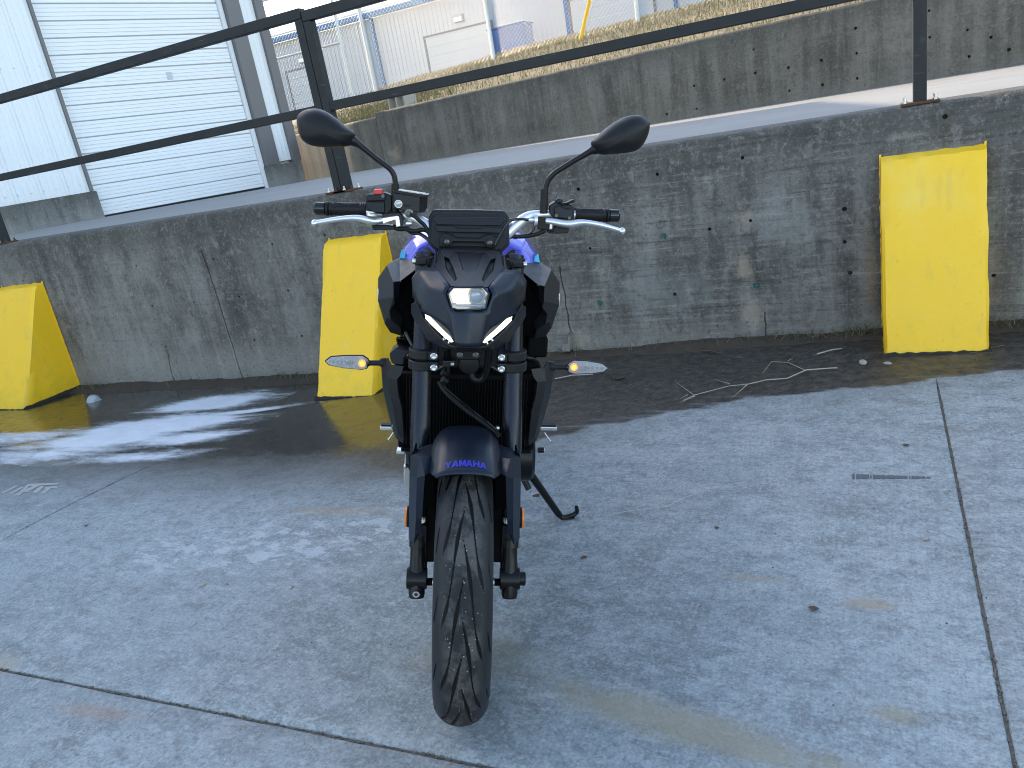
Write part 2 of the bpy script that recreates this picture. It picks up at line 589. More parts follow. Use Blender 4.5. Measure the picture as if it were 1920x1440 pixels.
def mat_rusty_black():
    m = NT('weathered_black_steel')
    n = m.noise(16, 5, .65)
    col = m.mix(n, (.009, .010, .011), (.024, .027, .030))
    col = m.mix(m.mul(m.step(m.noise(7, 6, .72), .60, .72), .5), col, (.060, .066, .072))
    col = m.mix(m.mul(m.step(m.noise(5, 6, .75), .64, .70), .8), col, (.075, .034, .018))
    scr = m.noise(1, 5, .7, m.scale(m.pos(), (5, 60, 60)))
    col = m.mix(m.mul(m.step(scr, .62, .70), .6), col, (.10, .105, .11))
    return m.done(col, m.step(n, .3, .7, .4, .62), 0, m.bump(m.noise(120, 3, .6), .25, .003), Specular_IOR_Level=.3)


def mat_rust():
    m = NT('rusted_steel')
    n = m.noise(30, 5, .7)
    return m.done(m.mix(n, (.045, .020, .012), (.15, .06, .03)), .8, .2, m.bump(n, .4, .003))


M = {}
M['slab'] = mat_slab()
seam_c = (.045, .042, .038)
M['wall'] = mat_wall('stained_retaining_wall_concrete', (.070, .064, .055), (.130, .121, .107), (.262, .250, .226), topz=1.1, boards=.42, streak=.42, stains=[
    (-.60, .17, .10, .17, (.34, .29, .23), .75), (-.62, .42, .08, .10, (.36, .27, .19), .7), (-.60, .66, .06, .10, (.33, .26, .19), .6),
    (-1.93, .08, .17, .13, (.38, .34, .28), .8), (-1.60, .06, .10, .10, (.36, .32, .26), .6), (-3.28, .92, .09, .06, (.36, .29, .22), .7),
    (-4.75, .20, .20, .13, (.26, .245, .23), .6), (-.02, .35, .06, .33, (.30, .21, .14), .45), (.5, .3, .07, .3, (.22, .17, .13), .4),
    (-.45, .63, .35, .20, (.30, .30, .29), .35), (-1.1, .35, .5, .25, (.26, .265, .26), .35), (.15, .97, .12, .03, (.34, .31, .25), .4),
    (-3.6, .30, .3, .4, (.25, .25, .245), .30), (-5.5, .1, .5, .2, (.27, .26, .25), .35)])
M['back_wall'] = mat_wall('brown_stained_wall_concrete', (.080, .068, .053), (.125, .108, .086), (.205, .182, .150), topz=1.9, botz=1.05, boards=.15, streak=.5, stains=[
    (-5.95, 1.22, .18, .16, (.33, .25, .17), .7), (-2.55, 1.15, .18, .10, (.30, .24, .17), .5)])
M['side_wall'] = mat_wall('tan_stained_wall_concrete', (.098, .084, .066), (.13, .113, .090), (.18, .160, .128), topz=1.9, botz=1.05, boards=.1, streak=.6)
M['plinth'] = mat_wall('grey_plinth_concrete', (.12, .12, .115), (.19, .19, .18), (.27, .265, .25), topz=1.45, botz=1.05, boards=.15, streak=.6)
M['yellow'] = mat_yellow()
M['deck'] = mat_deck()
M['siding'] = mat_siding('white_metal_siding', (.76, .78, .80))
M['door_white'] = mat_siding('white_door_enamel', (.80, .82, .84))
M['grey_trim'] = mat_siding('grey_trim_paint', (.135, .13, .135))
M['pale_trim'] = mat_siding('pale_grey_trim_paint', (.33, .34, .34))
M['far_siding'] = mat_siding('far_white_siding', (.36, .39, .43))
M['blue_trim'] = mat_siding('blue_trim_paint', (.025, .12, .28))
M['blue_paint'] = mat_siding('blue_container_paint', (.010, .075, .27))
M['rail'] = mat_rusty_black()
M['rust'] = mat_rust()
M['galv'] = simple('galvanized_steel', (.50, .52, .53), .42, .6)
M['zinc'] = simple('bright_zinc', (.62, .62, .60), .3, .9)
M['sign_yellow'] = simple('yellow_plastic_guard', (.85, .50, .03), .5)
M['cinder'] = simple('cinder_block_grey', (.34, .31, .27), .9, 0, .2, 25, .5, 60)
M['dark_gap'] = simple('black_gap_shade', (.012, .012, .012), .8)
M['joint_grit'] = simple('brown_joint_grit', (.115, .100, .080), .95, 0, .5, 60, .6, 90)
M['joint_dirt'] = simple('dark_joint_dirt', (.035, .030, .025), .95, 0, .5, 60, .6, 90)
M['soil'] = simple('damp_gutter_soil', (.050, .036, .024), .85, 0, .6, 18, .8, 60)
M['bank'] = simple('dry_grass_soil', (.17, .13, .07), .95, 0, .3, 3, .5, 30)
M['dry_grass'] = mat_foliage('dry_grass_blades', (.10, .11, .035), (.24, .185, .085), (.34, .27, .14))
M['weeds'] = mat_foliage('gutter_weed_blades', (.035, .055, .018), (.10, .095, .04), (.24, .19, .11))
M['roof'] = simple('grey_roof_metal', (.30, .31, .32), .5, .3)
M['twig'] = simple('bleached_twig_bark', (.34, .30, .24), .8, 0, .25, 40)
M['dark_twig'] = simple('brown_dead_leaf', (.085, .055, .035), .8, 0, .4, 40)
M['teal'] = simple('teal_plastic_plug', (.02, .20, .20), .5)
M['ground_far'] = simple('far_yard_concrete', (.25, .25, .24), .9, 0, .2, 1.5)
M['clear_scrap'] = glassy('clear_plastic_scrap', (.6, .63, .65), .55, .1)
M['scuff'] = simple('worn_rubber_scuff', (.105, .11, .115), .85, 0, .5, 90)
M['tyre_mark'] = simple('black_rubber_scuff', (.035, .035, .036), .8, 0, .4, 60)

# ------------------------------------------------------------------ ground and paving
mb = MB()
mb.add([(-60, -60, -.34), (60, -60, -.34), (60, 4.3, -.34), (-60, 4.3, -.34)], [(0, 1, 2, 3)])
tag(mb.build('ground', M['ground_far'], normals=False), kind='structure')
pavement = tag(empty('pavement'), kind='structure')
JX0, JX1 = -3.455, 0.232


def joint_y(x):
    return 1.095 + (x + 2.0) * 0.022


def slab(x0, x1, fy0, fy1, nx, ny):
    """one paving bay: a gridded top with rounded-over arrises and sides"""
    r = .007
    xs = [x0, x0 + r * .3, x0 + r] + list(np.linspace(x0, x1, nx + 1)[1:-1]) + [x1 - r, x1 - r * .3, x1]
    v, f = [], []
    n, mcount = len(xs), ny + 5
    for i, x in enumerate(xs):
        a, b = fy0(x), fy1(x)
        ys = [a, a + r * .3, a + r] + list(np.linspace(a, b, ny + 1)[1:-1]) + [b - r, b - r * .3, b]
        for j, y in enumerate(ys):
            e = min(i, n - 1 - i, j, len(ys) - 1 - j)
            dz = {0: -.008, 1: -.002}.get(e, 0)
            chip = abs(mnoise.noise(Vector((x * 30, y * 30, 0)))) * .006 if e < 2 else 0
            # the far ends of the cross joints are filled flush
            xx = x
            for jx, ye in ((JX0, 2.42), (JX1, 3.36)):
                if abs(x - jx) < .02 and y > ye:
                    k_ = min(1, (y - ye) / .15)
                    dz *= 1 - k_; chip *= 1 - k_
                    if abs(x - jx) < .006: xx = x + (jx - x) * k_
            v.append((xx, y, zg(x, y) + dz - chip))
    L = len(ys)
    for i in range(n - 1):
        for j in range(L - 1):
            f.append((i * L + j, (i + 1) * L + j, (i + 1) * L + j + 1, i * L + j + 1))
    # skirt
    k = len(v)
    loop = [i * L for i in range(n)] + [(n - 1) * L + j for j in range(1, L)] + [i * L + L - 1 for i in range(n - 2, -1, -1)] + [j for j in range(L - 2, 0, -1)]
    nl = len(loop)
    for i in loop: v.append(v[i])
    for i in loop: v.append((v[i][0], v[i][1], v[i][2] - .12))
    for q in range(nl):
        q2 = (q + 1) % nl
        f.append((k + q, k + nl + q, k + nl + q2, k + q2))
    mb = MB(); mb.v, mb.f = v, f
    o = mb.build('slab', M['slab'], pavement, smooth=True, normals=False, angle=60)
    return o


g = .0026
WY = lambda x: WALL_Y + .02
slab(JX0 + g, JX1 - g, lambda x: joint_y(x) + g, WY, 90, 60)
slab(JX1 + g, 4.2, lambda x: joint_y(x) + g, WY, 40, 60)
slab(-8.5, JX0 - g, lambda x: joint_y(x) + g, WY, 60, 60)
slab(JX0 + g, JX1 - g, lambda x: -2.6, lambda x: joint_y(x) - g, 60, 30)
slab(JX1 + g, 4.2, lambda x: -2.6, lambda x: joint_y(x) - g, 20, 20)
slab(-8.5, JX0 - g, lambda x: -2.6, lambda x: joint_y(x) - g, 20, 20)
slab(4.2 + 2 * g, 9.0, lambda x: -2.6, WY, 10, 20)
slab(-13.0, -8.5 - 2 * g, lambda x: -2.6, WY, 10, 20)
# grit lying in the joints
mb = MB()
for x in np.arange(JX0, JX1, .012):
    y = joint_y(x) + random.uniform(-.004, .004)
    mb.box((x, y, zg(x, y) - .0045 + random.uniform(-.003, .0025)), (random.uniform(.005, .014), random.uniform(.002, .006), .005), Matrix.Rotation(random.uniform(-.5, .5), 3, 'Z'))
for x in (JX0, JX1):
    for y in np.arange(1.0, 2.5 if x < 0 else 3.4, .011):
        mb.box((x + random.uniform(-.004, .004), y, zg(x, y) - .0045 + random.uniform(-.003, .0025)), (random.uniform(.002, .006), random.uniform(.005, .014), .005), Matrix.Rotation(random.uniform(-.5, .5), 3, 'Z'))
xs_ = np.linspace(JX0, JX1, 60)
for a, b in zip(xs_[:-1], xs_[1:]):
    ya, yb = joint_y(a), joint_y(b)
    mb.add([(a, ya - .006, zg(a, ya) - .0052), (b, yb - .006, zg(b, yb) - .0052), (b, yb + .006, zg(b, yb) - .0052), (a, ya + .006, zg(a, ya) - .0052)], [(0, 1, 2, 3)])
for jx, ye in ((JX0, 2.42), (JX1, 3.36)):
    ys_ = np.linspace(1.0, ye, 50)
    for a, b in zip(ys_[:-1], ys_[1:]):
        mb.add([(jx - .006, a, zg(jx, a) - .0050), (jx + .006, a, zg(jx, a) - .0050), (jx + .006, b, zg(jx, b) - .0050), (jx - .006, b, zg(jx, b) - .0050)], [(0, 1, 2, 3)])
mb.build('joint_grit', M['joint_grit'], pavement, kind='stuff')
mb = MB()
mb.box2((JX0 - .02, -2.5, -.30), (JX0 + .02, 4.1, -.26))
mb.box2((JX1 - .02, -2.5, -.10), (JX1 + .02, 4.1, -.035))
# soil bank heaped against the wall foot
v, f = [], []
xs = np.linspace(-8.5, 4.0, 420)
for x in xs:
    n = mnoise.noise(Vector((x * 1.7, 3.1, 0))) + .6 * mnoise.noise(Vector((x * 6, 1.1, 0))) + .4 * mnoise.noise(Vector((x * 23, 1.1, 0)))
    h = .030 + .018 * n
    w = .11 + .05 * n + (.06 if x < -3.2 else 0)
    z = zg(x, 4.0)
    v += [(x, 4.16, z + h), (x, 4.12 - .02 * n, z + h * .9), (x, 4.15 - w * .6, z + h * .45 + .008 * mnoise.noise(Vector((x * 40, 0, 0)))), (x, 4.15 - w, z - .012)]
for i in range(len(xs) - 1):
    for j in range(3):
        a = i * 4 + j
        f.append((a, a + 1, a + 5, a + 4))
mb = MB(); mb.v, mb.f = v, f
tag(mb.build('soil', M['soil'], smooth=True, normals=False, angle=80), kind='structure')

# ------------------------------------------------------------------ front retaining wall with cast holes and joints


def cut(o, cutter):
    m = o.modifiers.new('cut', 'BOOLEAN'); m.operation = 'DIFFERENCE'; m.object = cutter; m.solver = 'EXACT'
    dg = bpy.context.evaluated_depsgraph_get()
    me = bpy.data.meshes.new_from_object(o.evaluated_get(dg))
    me.name = o.name
    o.modifiers.clear()
    o.data = me
    d = cutter.data
    bpy.data.objects.remove(cutter); bpy.data.meshes.remove(d)


mb = MB()
n = 120
# body extruded along x with a softly broken top edge
prof = [(4.15, -.45), (4.15, 1.055), (4.156, 1.078), (4.168, 1.093), (4.190, 1.1), (4.45, 1.1), (4.45, -.45)]
xs = np.linspace(-12.5, 6.0, 260)
v, f = [], []
for i, x in enumerate(xs):
    q = .006 * mnoise.noise(Vector((x * 9, 0, 0))) + .005 * mnoise.noise(Vector((x * 31, 0, 0)))
    for j, (y, z) in enumerate(prof):
        d = q if 1 <= j <= 3 else 0
        v.append((x, y + abs(d), z - (abs(d) if 1 <= j <= 3 else 0)))
P = len(prof)
for i in range(len(xs) - 1):
    for j in range(P):
        f.append((i * P + j, i * P + (j + 1) % P, (i + 1) * P + (j + 1) % P, (i + 1) * P + j))
f.append(tuple(range(P))[::-1]); f.append(tuple((len(xs) - 1) * P + j for j in range(P)))
mb.v, mb.f = v, f
wall = mb.build('retaining_wall', M['wall'], smooth=True, angle=50)
tag(wall, 'long stained grey concrete retaining wall behind the motorcycle with yellow bumpers on it', 'wall')
c = MB()
for p in [(-0.5905, 4.1500, 0.9747), (-1.0307, 4.1500, 0.9504), (-1.4793, 4.1500, 0.9276), (-1.4578, 4.1500, 0.5929), (-0.5726, 4.1500, 0.6555), (-0.1266, 4.1500, 0.6653), (-0.1287, 4.1500, 0.5018), (0.3026, 4.1500, 1.0319), (-0.1083, 4.1500, 0.3428), (-1.0025, 4.1500, 0.2932), (-0.1287, 4.1500, 0.5018),
          (-5.0838, 4.1500, 0.7981), (-5.0537, 4.1500, 0.4764), (-5.0458, 4.1500, 0.1458), (-4.1534, 4.1500, 0.4885), (-4.1238, 4.1500, 0.1592), (-4.6095, 4.1500, 0.4778), (-3.7245, 4.1500, 0.8329), (-6.4603, 4.1500, 0.7813), (-3.2708, 4.1500, 0.8500), (-0.7839, 4.1500, 0.6331), (0.5101, 4.1500, 0.2806), (-3.6926, 4.1500, 0.5037), (-3.6760, 4.1500, 0.1718), (-4.2913, 4.1500, 0.7785)]:
    r = random.uniform(.008, .0125)
    c.tube([(p[0], 4.10, p[2]), (p[0], 4.152, p[2]), (p[0], 4.19, p[2] + .002)], [r * 1.7, r, r * .8], 9)
def groove(a, b, w, d, n=9, jag=.006):
    """a ragged vertical groove cut in the wall face"""
    L, Rr = [], []
    for i in range(n):
        t = i / (n - 1)
        x = a[0] + (b[0] - a[0]) * t + random.uniform(-jag, jag); z = a[2] + (b[2] - a[2]) * t
        ww = w * random.uniform(.6, 1.3)
        L.append((x - ww, z)); Rr.append((x + ww, z))
    for i in range(n - 1):
        q = [L[i], Rr[i], Rr[i + 1], L[i + 1]]
        c.prism([(x, 4.10, z) for x, z in q], [(x, 4.15 + d, z) for x, z in q])
groove((-4.3787, 4.1500, 0.8485), (-4.3450, 4.1500, -0.1463), .006, .014)
groove((-1.6543, 4.1500, 0.5043), (-1.6470, 4.1500, 0.0465), .004, .012)
groove((-1.6709, 4.1500, 0.0475), (-1.6715, 4.1500, -0.0477), .020, .05, 3, .004)
groove((-5.0435, 4.1500, 0.1236), (-5.0815, 4.1500, -0.1452), .006, .012, 6, .01)
groove((-0.5334, 4.1500, 0.1643), (-0.5350, 4.1500, -0.0005), .004, .012, 6, .006)
cutter = c.build('cutter', M['wall'])
cut(wall, cutter)
for p in [(-1.0279, 4.1500, 0.6233), (-1.4410, 4.1500, 0.2721), (-0.5624, 4.1500, 0.3127)]:
    mb = MB()
    mb.lathe([(-.006, .0135), (-.006, .006), (-.002, .006), (-.002, .002), (.004, .002), (.004, .0135)], (p[0], 4.149, p[2]), 'y', 12)
    for k in range(4):
        a = k * math.pi / 4
        mb.box((p[0], 4.142, p[2]), (.024, .004, .003), Matrix.Rotation(a, 3, 'Y'))
    mb.build('tie_plug', M['teal'], wall)

# ------------------------------------------------------------------ yellow concrete bumpers on the wall


def bumper(x0, x1, yb, yt, zt, label, seed):
    zb0 = zg((x0 + x1) / 2, 3.7)
    v, f = [], []
    nz, nx, ns = 26, 12, 8
    def front(z):
        t = (z - zb0) / (zt - zb0)
        return yb + (yt - yb) * t
    def pt(u, z):
        # u runs round the three sides: back-left, front-left, front-right, back-right
        y = front(z)
        w = .012
        if u < 1: return (x0, WALL_Y - .0 + (y - WALL_Y) * u, z)
        if u < 2: return (x0 + (x1 - x0) * (u - 1), y, z)
        return (x1, y + (WALL_Y - y) * (u - 2), z)
    us = list(np.linspace(0, .94, ns)) + list(np.linspace(1.03, 1.97, nx)) + list(np.linspace(2.06, 3, ns))
    for i in range(nz + 1):
        z = zb0 - .02 + (zt - zb0 + .02) * i / nz
        for u in us:
            x, y, zz = pt(u, z)
            q = .004 * mnoise.noise(Vector((x * 7 + seed, y * 7, z * 7))) + .0022 * mnoise.noise(Vector((x * 30 + seed, y * 30, z * 30)))
            edge = min(abs(u - 1), abs(u - 2))
            chip = -.006 * max(0, mnoise.noise(Vector((z * 18 + seed, u, 0)))) if edge < .08 else 0
            x += q * (1 if u > 1.5 else -1); y -= q + chip
            if i == nz and .0 < u < 3: zz += .006 * mnoise.noise(Vector((u * 9, seed, 0)))
            if i == nz: y += .012
            v.append((x, min(y, WALL_Y + .004), zz))
    L = len(us)
    for i in range(nz):
        for j in range(L - 1):
            f.append((i * L + j, i * L + j + 1, (i + 1) * L + j + 1, (i + 1) * L + j))
    # top: slopes back and up a little to the wall
    k = len(v)
    for j, u in enumerate(us):
        x = v[nz * L + j][0]
        rag = .012 * mnoise.noise(Vector((x * 26, seed, 3))) + .006 * mnoise.noise(Vector((x * 80, seed, 3)))
        v.append((x, WALL_Y + .003, zt + .018 + rag))
    for j in range(L - 1):
        f.append((nz * L + j, nz * L + j + 1, k + j + 1, k + j))
    mb = MB(); mb.v, mb.f = v, f
    o = mb.build('concrete_bumper', M['yellow'], smooth=True, normals=False, angle=35)
    tag(o, label, 'bumper', 'yellow bumpers on the retaining wall')
    # thin paint overspray line on the wall beside the bumper
    for sx in (0, 1):
        b = MB()
        xx = x1 if sx else x0
        sgn = 1 if sx else -1
        prev = None
        for i in range(60):
            z = zb0 + .03 + (zt - zb0) * i / 59
            w = .003 + .004 * (mnoise.noise(Vector((z * 30, seed + sx * 9, 0))) + .5 * mnoise.noise(Vector((z * 95, seed + sx * 9, 0))) + .5)
            cur = [(xx - sgn * .004, 4.1468, z), (xx + sgn * max(.002, w), 4.1468, z)]
            if prev: b.add([prev[0], prev[1], cur[1], cur[0]], [(0, 1, 2, 3)])
            prev = cur
        b.build('paint_edge', M['yellow'], o, solid=.002)
    # unpainted dark foot
    b = MB()
    ys = yb
    pts = []
    for t in np.linspace(0, 1, 26):
        pts.append((x0 - .004 + (x1 - x0 + .008) * t, ys - .004 - .004 * random.random(), zb0 + .012 + .010 * mnoise.noise(Vector((t * 14, seed, 0)))))
    for t in np.linspace(0, 1, 16)[1:]:
        pts.append((x1 + .005, ys + (WALL_Y - ys) * t, zb0 + .02 + .012 * mnoise.noise(Vector((t * 9, seed + 5, 0)))))
    lows = [(p[0], p[1], zb0 - .05) for p in pts]
    n = len(pts)
    b.add(pts + lows, [(i, i + 1, n + i + 1, n + i) for i in range(n - 1)])
    b.build('bare_foot', M['joint_dirt'], o, solid=.004)
    return o


bumper(-3.238, -2.790, 3.63, 4.075, .80, 'tall yellow concrete bumper on the wall just left of the motorcycle', 1.0)
bumper(.036, .462, 3.80, 4.085, .873, 'tall yellow concrete bumper standing alone on the wall right of the motorcycle', 14.0)
bumper(-6.76, -6.22, 3.62, 4.075, .735, 'yellow concrete bumper at the far left beside the white ice patch', 27.0)

# ------------------------------------------------------------------ ramp deck behind the wall
back = [(-7.8052, 9.8292, 1.0570), (-6.1970, 9.5174, 1.0757), (-3.4112, 8.9773, 1.0546), (-2.1902, 8.7405, 1.0769), (0.3338, 8.2512, 1.1023), (1.1633, 8.0904, 1.0991)]
v = [(-13.0, 4.45, 1.098), (6, 4.45, 1.098), (6, 7.15, 1.10), (1.4, 8.06, 1.10), (-2.2, 8.75, 1.080), (-6.2, 9.53, 1.070), (-8.0, 9.95, 1.03), (-8.4, 10.6, 1.0), (-9.35, 7.4, 1.062), (-11.6, .2, 1.06), (-13, .2, 1.06)]
v = [(-13.0, 4.45, 1.1), (6, 4.45, 1.1), (6, 7.2, 1.1), (-6.15, 9.56, 1.072), (-8.9, 10.95, 1.000), (-9.4, 11.5, .99), (-9.5, 7.2, 1.062), (-13, 4.8, 1.1)]
mb = MB()
mb.add(v, [(0, 1, 3), (1, 2, 3), (0, 3, 6), (3, 4, 6), (4, 5, 6), (0, 6, 7)])
# fine tessellation is not needed: the sheet is nearly flat
tag(mb.build('ramp_deck', M['deck'], normals=False), kind='structure')
mb = MB(); mb.box2((-40, 4.5, -.5), (40, 4.9, -.4))

# ------------------------------------------------------------------ rear retaining walls
def wall_run(name, pa, pb, zb, zta, ztb, thick, mat, label, cut_pts=()):
    a, b = Vector((pa[0], pa[1], 0)), Vector((pb[0], pb[1], 0))
    d = (b - a).normalized(); nrm = Vector((d.y, -d.x, 0))
    n = 120
    v, f = [], []
    for i in range(n + 1):
        p = a.lerp(b, i / n)
        zt = zta + (ztb - zta) * i / n + .005 * mnoise.noise(Vector((i * .35, 2, 0))) + .004 * mnoise.noise(Vector((i * 1.3, 2, 0)))
        q = .006 * mnoise.noise(Vector((i * .9, 7, 0)))
        prof = [(0, zb), (0, zt - .03 + q), (.012, zt - .007), (.035, zt), (thick, zt), (thick, zb)]
        v += [(p.x - nrm.x * u, p.y - nrm.y * u, z) for u, z in prof]
    P = 6
    for i in range(n):
        for j in range(P):
            f.append((i * P + j, i * P + (j + 1) % P, (i + 1) * P + (j + 1) % P, (i + 1) * P + j))
    f.append(tuple(range(P))[::-1]); f.append(tuple(n * P + j for j in range(P)))
    mb = MB(); mb.v, mb.f = v, f
    o = mb.build(name, mat, smooth=True, angle=50)
    tag(o, label, 'wall')
    if cut_pts:
        c = MB()
        for p in cut_pts:
            p = Vector(p); r = random.uniform(.010, .016)
            c.tube([p + nrm * .05, p - nrm * .002, p - nrm * .05], [r * 1.6, r, r * .8], 8)
        cut(o, c.build('cutter', mat))
    return o


pR = (.34, 8.25); dBx, dBy = .98172, -.19033
pt_r = lambda s: (pR[0] + dBx * s, pR[1] + dBy * s)
wall_run('rear_retaining_wall', pt_r(-6.62), pt_r(7.0), .8, 1.80, 1.90, .22, M['back_wall'], 'upper brown stained concrete wall along the back of the ramp, below the grass',
         [(-1.0333, 8.5163, 1.4069), (-1.6646, 8.6387, 1.3926), (-0.7178, 8.4551, 1.3999), (-0.1118, 8.3376, 1.4156), (-0.1122, 8.3377, 1.1976), (-0.4165, 8.3967, 1.4120), (-1.3440, 8.5765, 1.4004), (-0.4150, 8.3964, 1.1923), (-1.0346, 8.5165, 1.6247), (-0.1158, 8.3384, 1.6304), (0.7559, 8.1694, 1.4387), (0.9258, 8.1364, 1.3455),
          (0.4695, 8.2249, 1.6515), (0.4745, 8.2239, 1.4356), (1.0562, 8.1111, 1.2238), (0.7714, 8.1664, 1.2226), (-1.9897, 8.7017, 1.1590), (-0.7185, 8.4552, 1.1892), (-1.6574, 8.6372, 1.1631), (-4.8166, 9.2498, 1.2638)])
wall_run('rear_retaining_wall', (-8.95, 10.92), (-6.175, 9.522), .8, 1.778, 1.742, .22, M['side_wall'], 'short tan concrete wall section between the white building and the brown wall')

# ------------------------------------------------------------------ grass bank, dry grass
v, f = [], []
ys = [-.05, 0.25, 1.0, 2.0, 3.2, 5.0, 10, 20, 34, 40, 90]
hs = [1.66, 1.74, 1.88, 2.10, 2.36, 2.62, 3.1, 4.2, 5.15, 5.2, 5.2]
xs = np.concatenate([np.linspace(-70, -10, 40), np.linspace(-9.5, 6, 120), np.linspace(7, 40, 25)])


def bank_front(x):
    return pR[1] + (x - pR[0]) * (dBy / dBx) if x > -6.17 else 9.52 - (x + 6.17) * .503


def bank_z(x, y):
    base = np.interp(y - bank_front(x), ys, hs)
    return float(base) + .05 * mnoise.noise(Vector((x * .6, y * .6, 0)))


v, f = [], []
for i, x in enumerate(xs):
    xx = float(x)
    yb = bank_front(xx)
    for j, dy in enumerate(ys):
        y = yb + max(dy, .12 if j == 0 else dy)
        v.append((xx, y, bank_z(xx, y)))
L = len(ys)
for i in range(len(xs) - 1):
    for j in range(L - 1):
        f.append((i * L + j, (i + 1) * L + j, (i + 1) * L + j + 1, i * L + j + 1))
mb = MB(); mb.v, mb.f = v, f
tag(mb.build('grass_bank', M['bank'], smooth=True, normals=False, angle=180), kind='structure')


def blades(name, pts, hmin, hmax, w, mat, lean=.5, tone=(0, 1), kind='stuff'):
    n = len(pts)
    P = np.array(pts, float)
    a = rng.uniform(0, 2 * np.pi, n)
    h = rng.uniform(hmin, hmax, n)
    l = rng.uniform(.1, lean, n) * h
    b = rng.uniform(0, 2 * np.pi, n)
    ww = w * rng.uniform(.6, 1.3, n)
    dx, dy = np.cos(a) * ww, np.sin(a) * ww
    lx, ly = np.cos(b) * l, np.sin(b) * l
    z0 = np.zeros(n)
    V = np.empty((n, 5, 3))
    V[:, 0] = P + np.stack([-dx, -dy, z0], 1)
    V[:, 1] = P + np.stack([dx, dy, z0], 1)
    V[:, 2] = P + np.stack([dx * .7 + lx * .35, dy * .7 + ly * .35, h * .6], 1)
    V[:, 3] = P + np.stack([-dx * .7 + lx * .35, -dy * .7 + ly * .35, h * .6], 1)
    V[:, 4] = P + np.stack([lx, ly, h * .95], 1)
    me = bpy.data.meshes.new(name)
    idx = np.arange(n) * 5
    quads = np.stack([idx, idx + 1, idx + 2, idx + 3], 1)
    tris = np.stack([idx + 3, idx + 2, idx + 4], 1)
    me.from_pydata(V.reshape(-1, 3).tolist(), [], quads.tolist() + tris.tolist())
    at = me.attributes.new('tone', 'FLOAT', 'POINT')
    t = np.repeat(np.clip(rng.uniform(tone[0], tone[1], n), 0, 1), 5)
    at.data.foreach_set('value', t.astype(np.float32))
    me.materials.append(mat)
    o = bpy.data.objects.new(name, me)
    COL.objects.link(o)
    o['kind'] = kind
    return o


pts = []
while len(pts) < 26000:
    x = random.uniform(-11, 4.5)
    yb = bank_front(x)
    dy = random.uniform(.25, 6.5) ** 1.0
    y = yb + dy
    nz = mnoise.noise(Vector((x * .9, y * .9, 4)))
    if nz < -.35 and random.random() < .8: continue
    pts.append((x, y, bank_z(x, y) - .005))
blades('dry_grass', pts, .03, .095, .006, M['dry_grass'], .9, (.25, 1))
pts = []
while len(pts) < 4200:
    x = random.gauss(-6.9, .75)
    yb = bank_front(x)
    y = yb + random.uniform(.24, 1.8)
    pts.append((x, y, bank_z(x, y)))
blades('green_grass', pts, .04, .12, .006, M['dry_grass'], .9, (0, .55))

# weeds along the wall foot
pts = []
clumps = [(-5.6, 30, .5), (-4.9, 25, .3), (-3.75, 90, .22), (-3.45, 70, .15), (-3.9, 60, .2), (-1.65, 60, .14), (-1.3, 25, .3), (-.45, 60, .12), (-.2, 110, .16), (-.05, 90, .08), (.62, 120, .1), (.8, 60, .2), (-6.0, 60, .15), (-2.2, 40, .25), (1.4, 60, .4), (-.9, 30, .3)]
for cx, n, s in clumps:
    for _ in range(int(n * .8)):
        x = random.gauss(cx, s); y = 4.14 - abs(random.gauss(0, .045))
        pts.append((x, y, zg(x, y) + .02))
blades('weeds', pts, .012, .07, .0022, M['weeds'], 2.2, (0, .85))

# ------------------------------------------------------------------ handrails
def post_base(parent, x, y, z, w=.16, d=.11):
    mb = MB(); mb.box((x, y, z + .006), (w, d, .012))
    bp = mb.build('base_plate', M['rust'], parent, bevel=.002)
    for sx in (-1, 1):
        for sy in (-1, 1):
            bx, by = x + sx * (w / 2 - .018), y + sy * (d / 2 - .018)
            b = MB(); b.cyl((bx, by, z + .012), (bx, by, z + .020), .011, 6); b.cyl((bx, by, z + .02), (bx, by, z + .036), .0055, 8)
            b.build('anchor_bolt', M['zinc'] if random.random() < .6 else M['rust'], bp)


def sq(mb, a, b, s=.05):
    """square tube between two points, roll kept upright"""
    a, b = Vector(a), Vector(b)
    d = (b - a).normalized()
    up = Vector((0, 0, 1)) if abs(d.z) < .9 else Vector((0, 1, 0))
    x = d.cross(up).normalized() * s / 2
    u = x.cross(d).normalized() * s / 2
    la = [a + x + u, a - x + u, a - x - u, a + x - u]
    lb = [b + x + u, b - x + u, b - x - u, b + x - u]
    mb.prism(la, lb)
    return mb


RY = 4.235


def handrail(posts, x0, x1, ztop, zmid, label, y):
    root = tag(empty('handrail', (0, 0, 0)), label, 'railing', 'steel handrails on the wall edge')
    for x in posts:
        mb = MB(); sq(mb, (x, y, 1.11), (x, y, ztop - .030), .056)
        mb.build('post', M['rail'], root, bevel=.004)
        post_base(root, x, y, 1.10)
    for z in (ztop, zmid):
        if z == ztop:
            mb = MB(); sq(mb, (x0, y, z), (x1, y, z), .060)
            mb.build('rail', M['rail'], root, bevel=.004)
        else:
            ps = sorted(posts)
            ends = [x0] + ps + [x1]
            for a, b in zip(ends[:-1], ends[1:]):
                if b - a < .1: continue
                aa = a + (.0285 if a in ps else 0); bb = b - (.0285 if b in ps else 0)
                mb = MB(); sq(mb, (aa, y, z), (bb, y, z), .054)
                mb.build('rail', M['rail'], root, bevel=.004)
    return root


hl = handrail([-3.126, -6.62, -10.1], -11.5, -3.100, 2.165, 1.615, 'long weathered black steel handrail on the left, in front of the white roll-up door', RY)
hr = handrail([-3.066, .205, 3.5], -3.092, 5.0, 2.145, 1.622, 'weathered black steel handrail on the right, its lower rail crossing the fence view', RY)

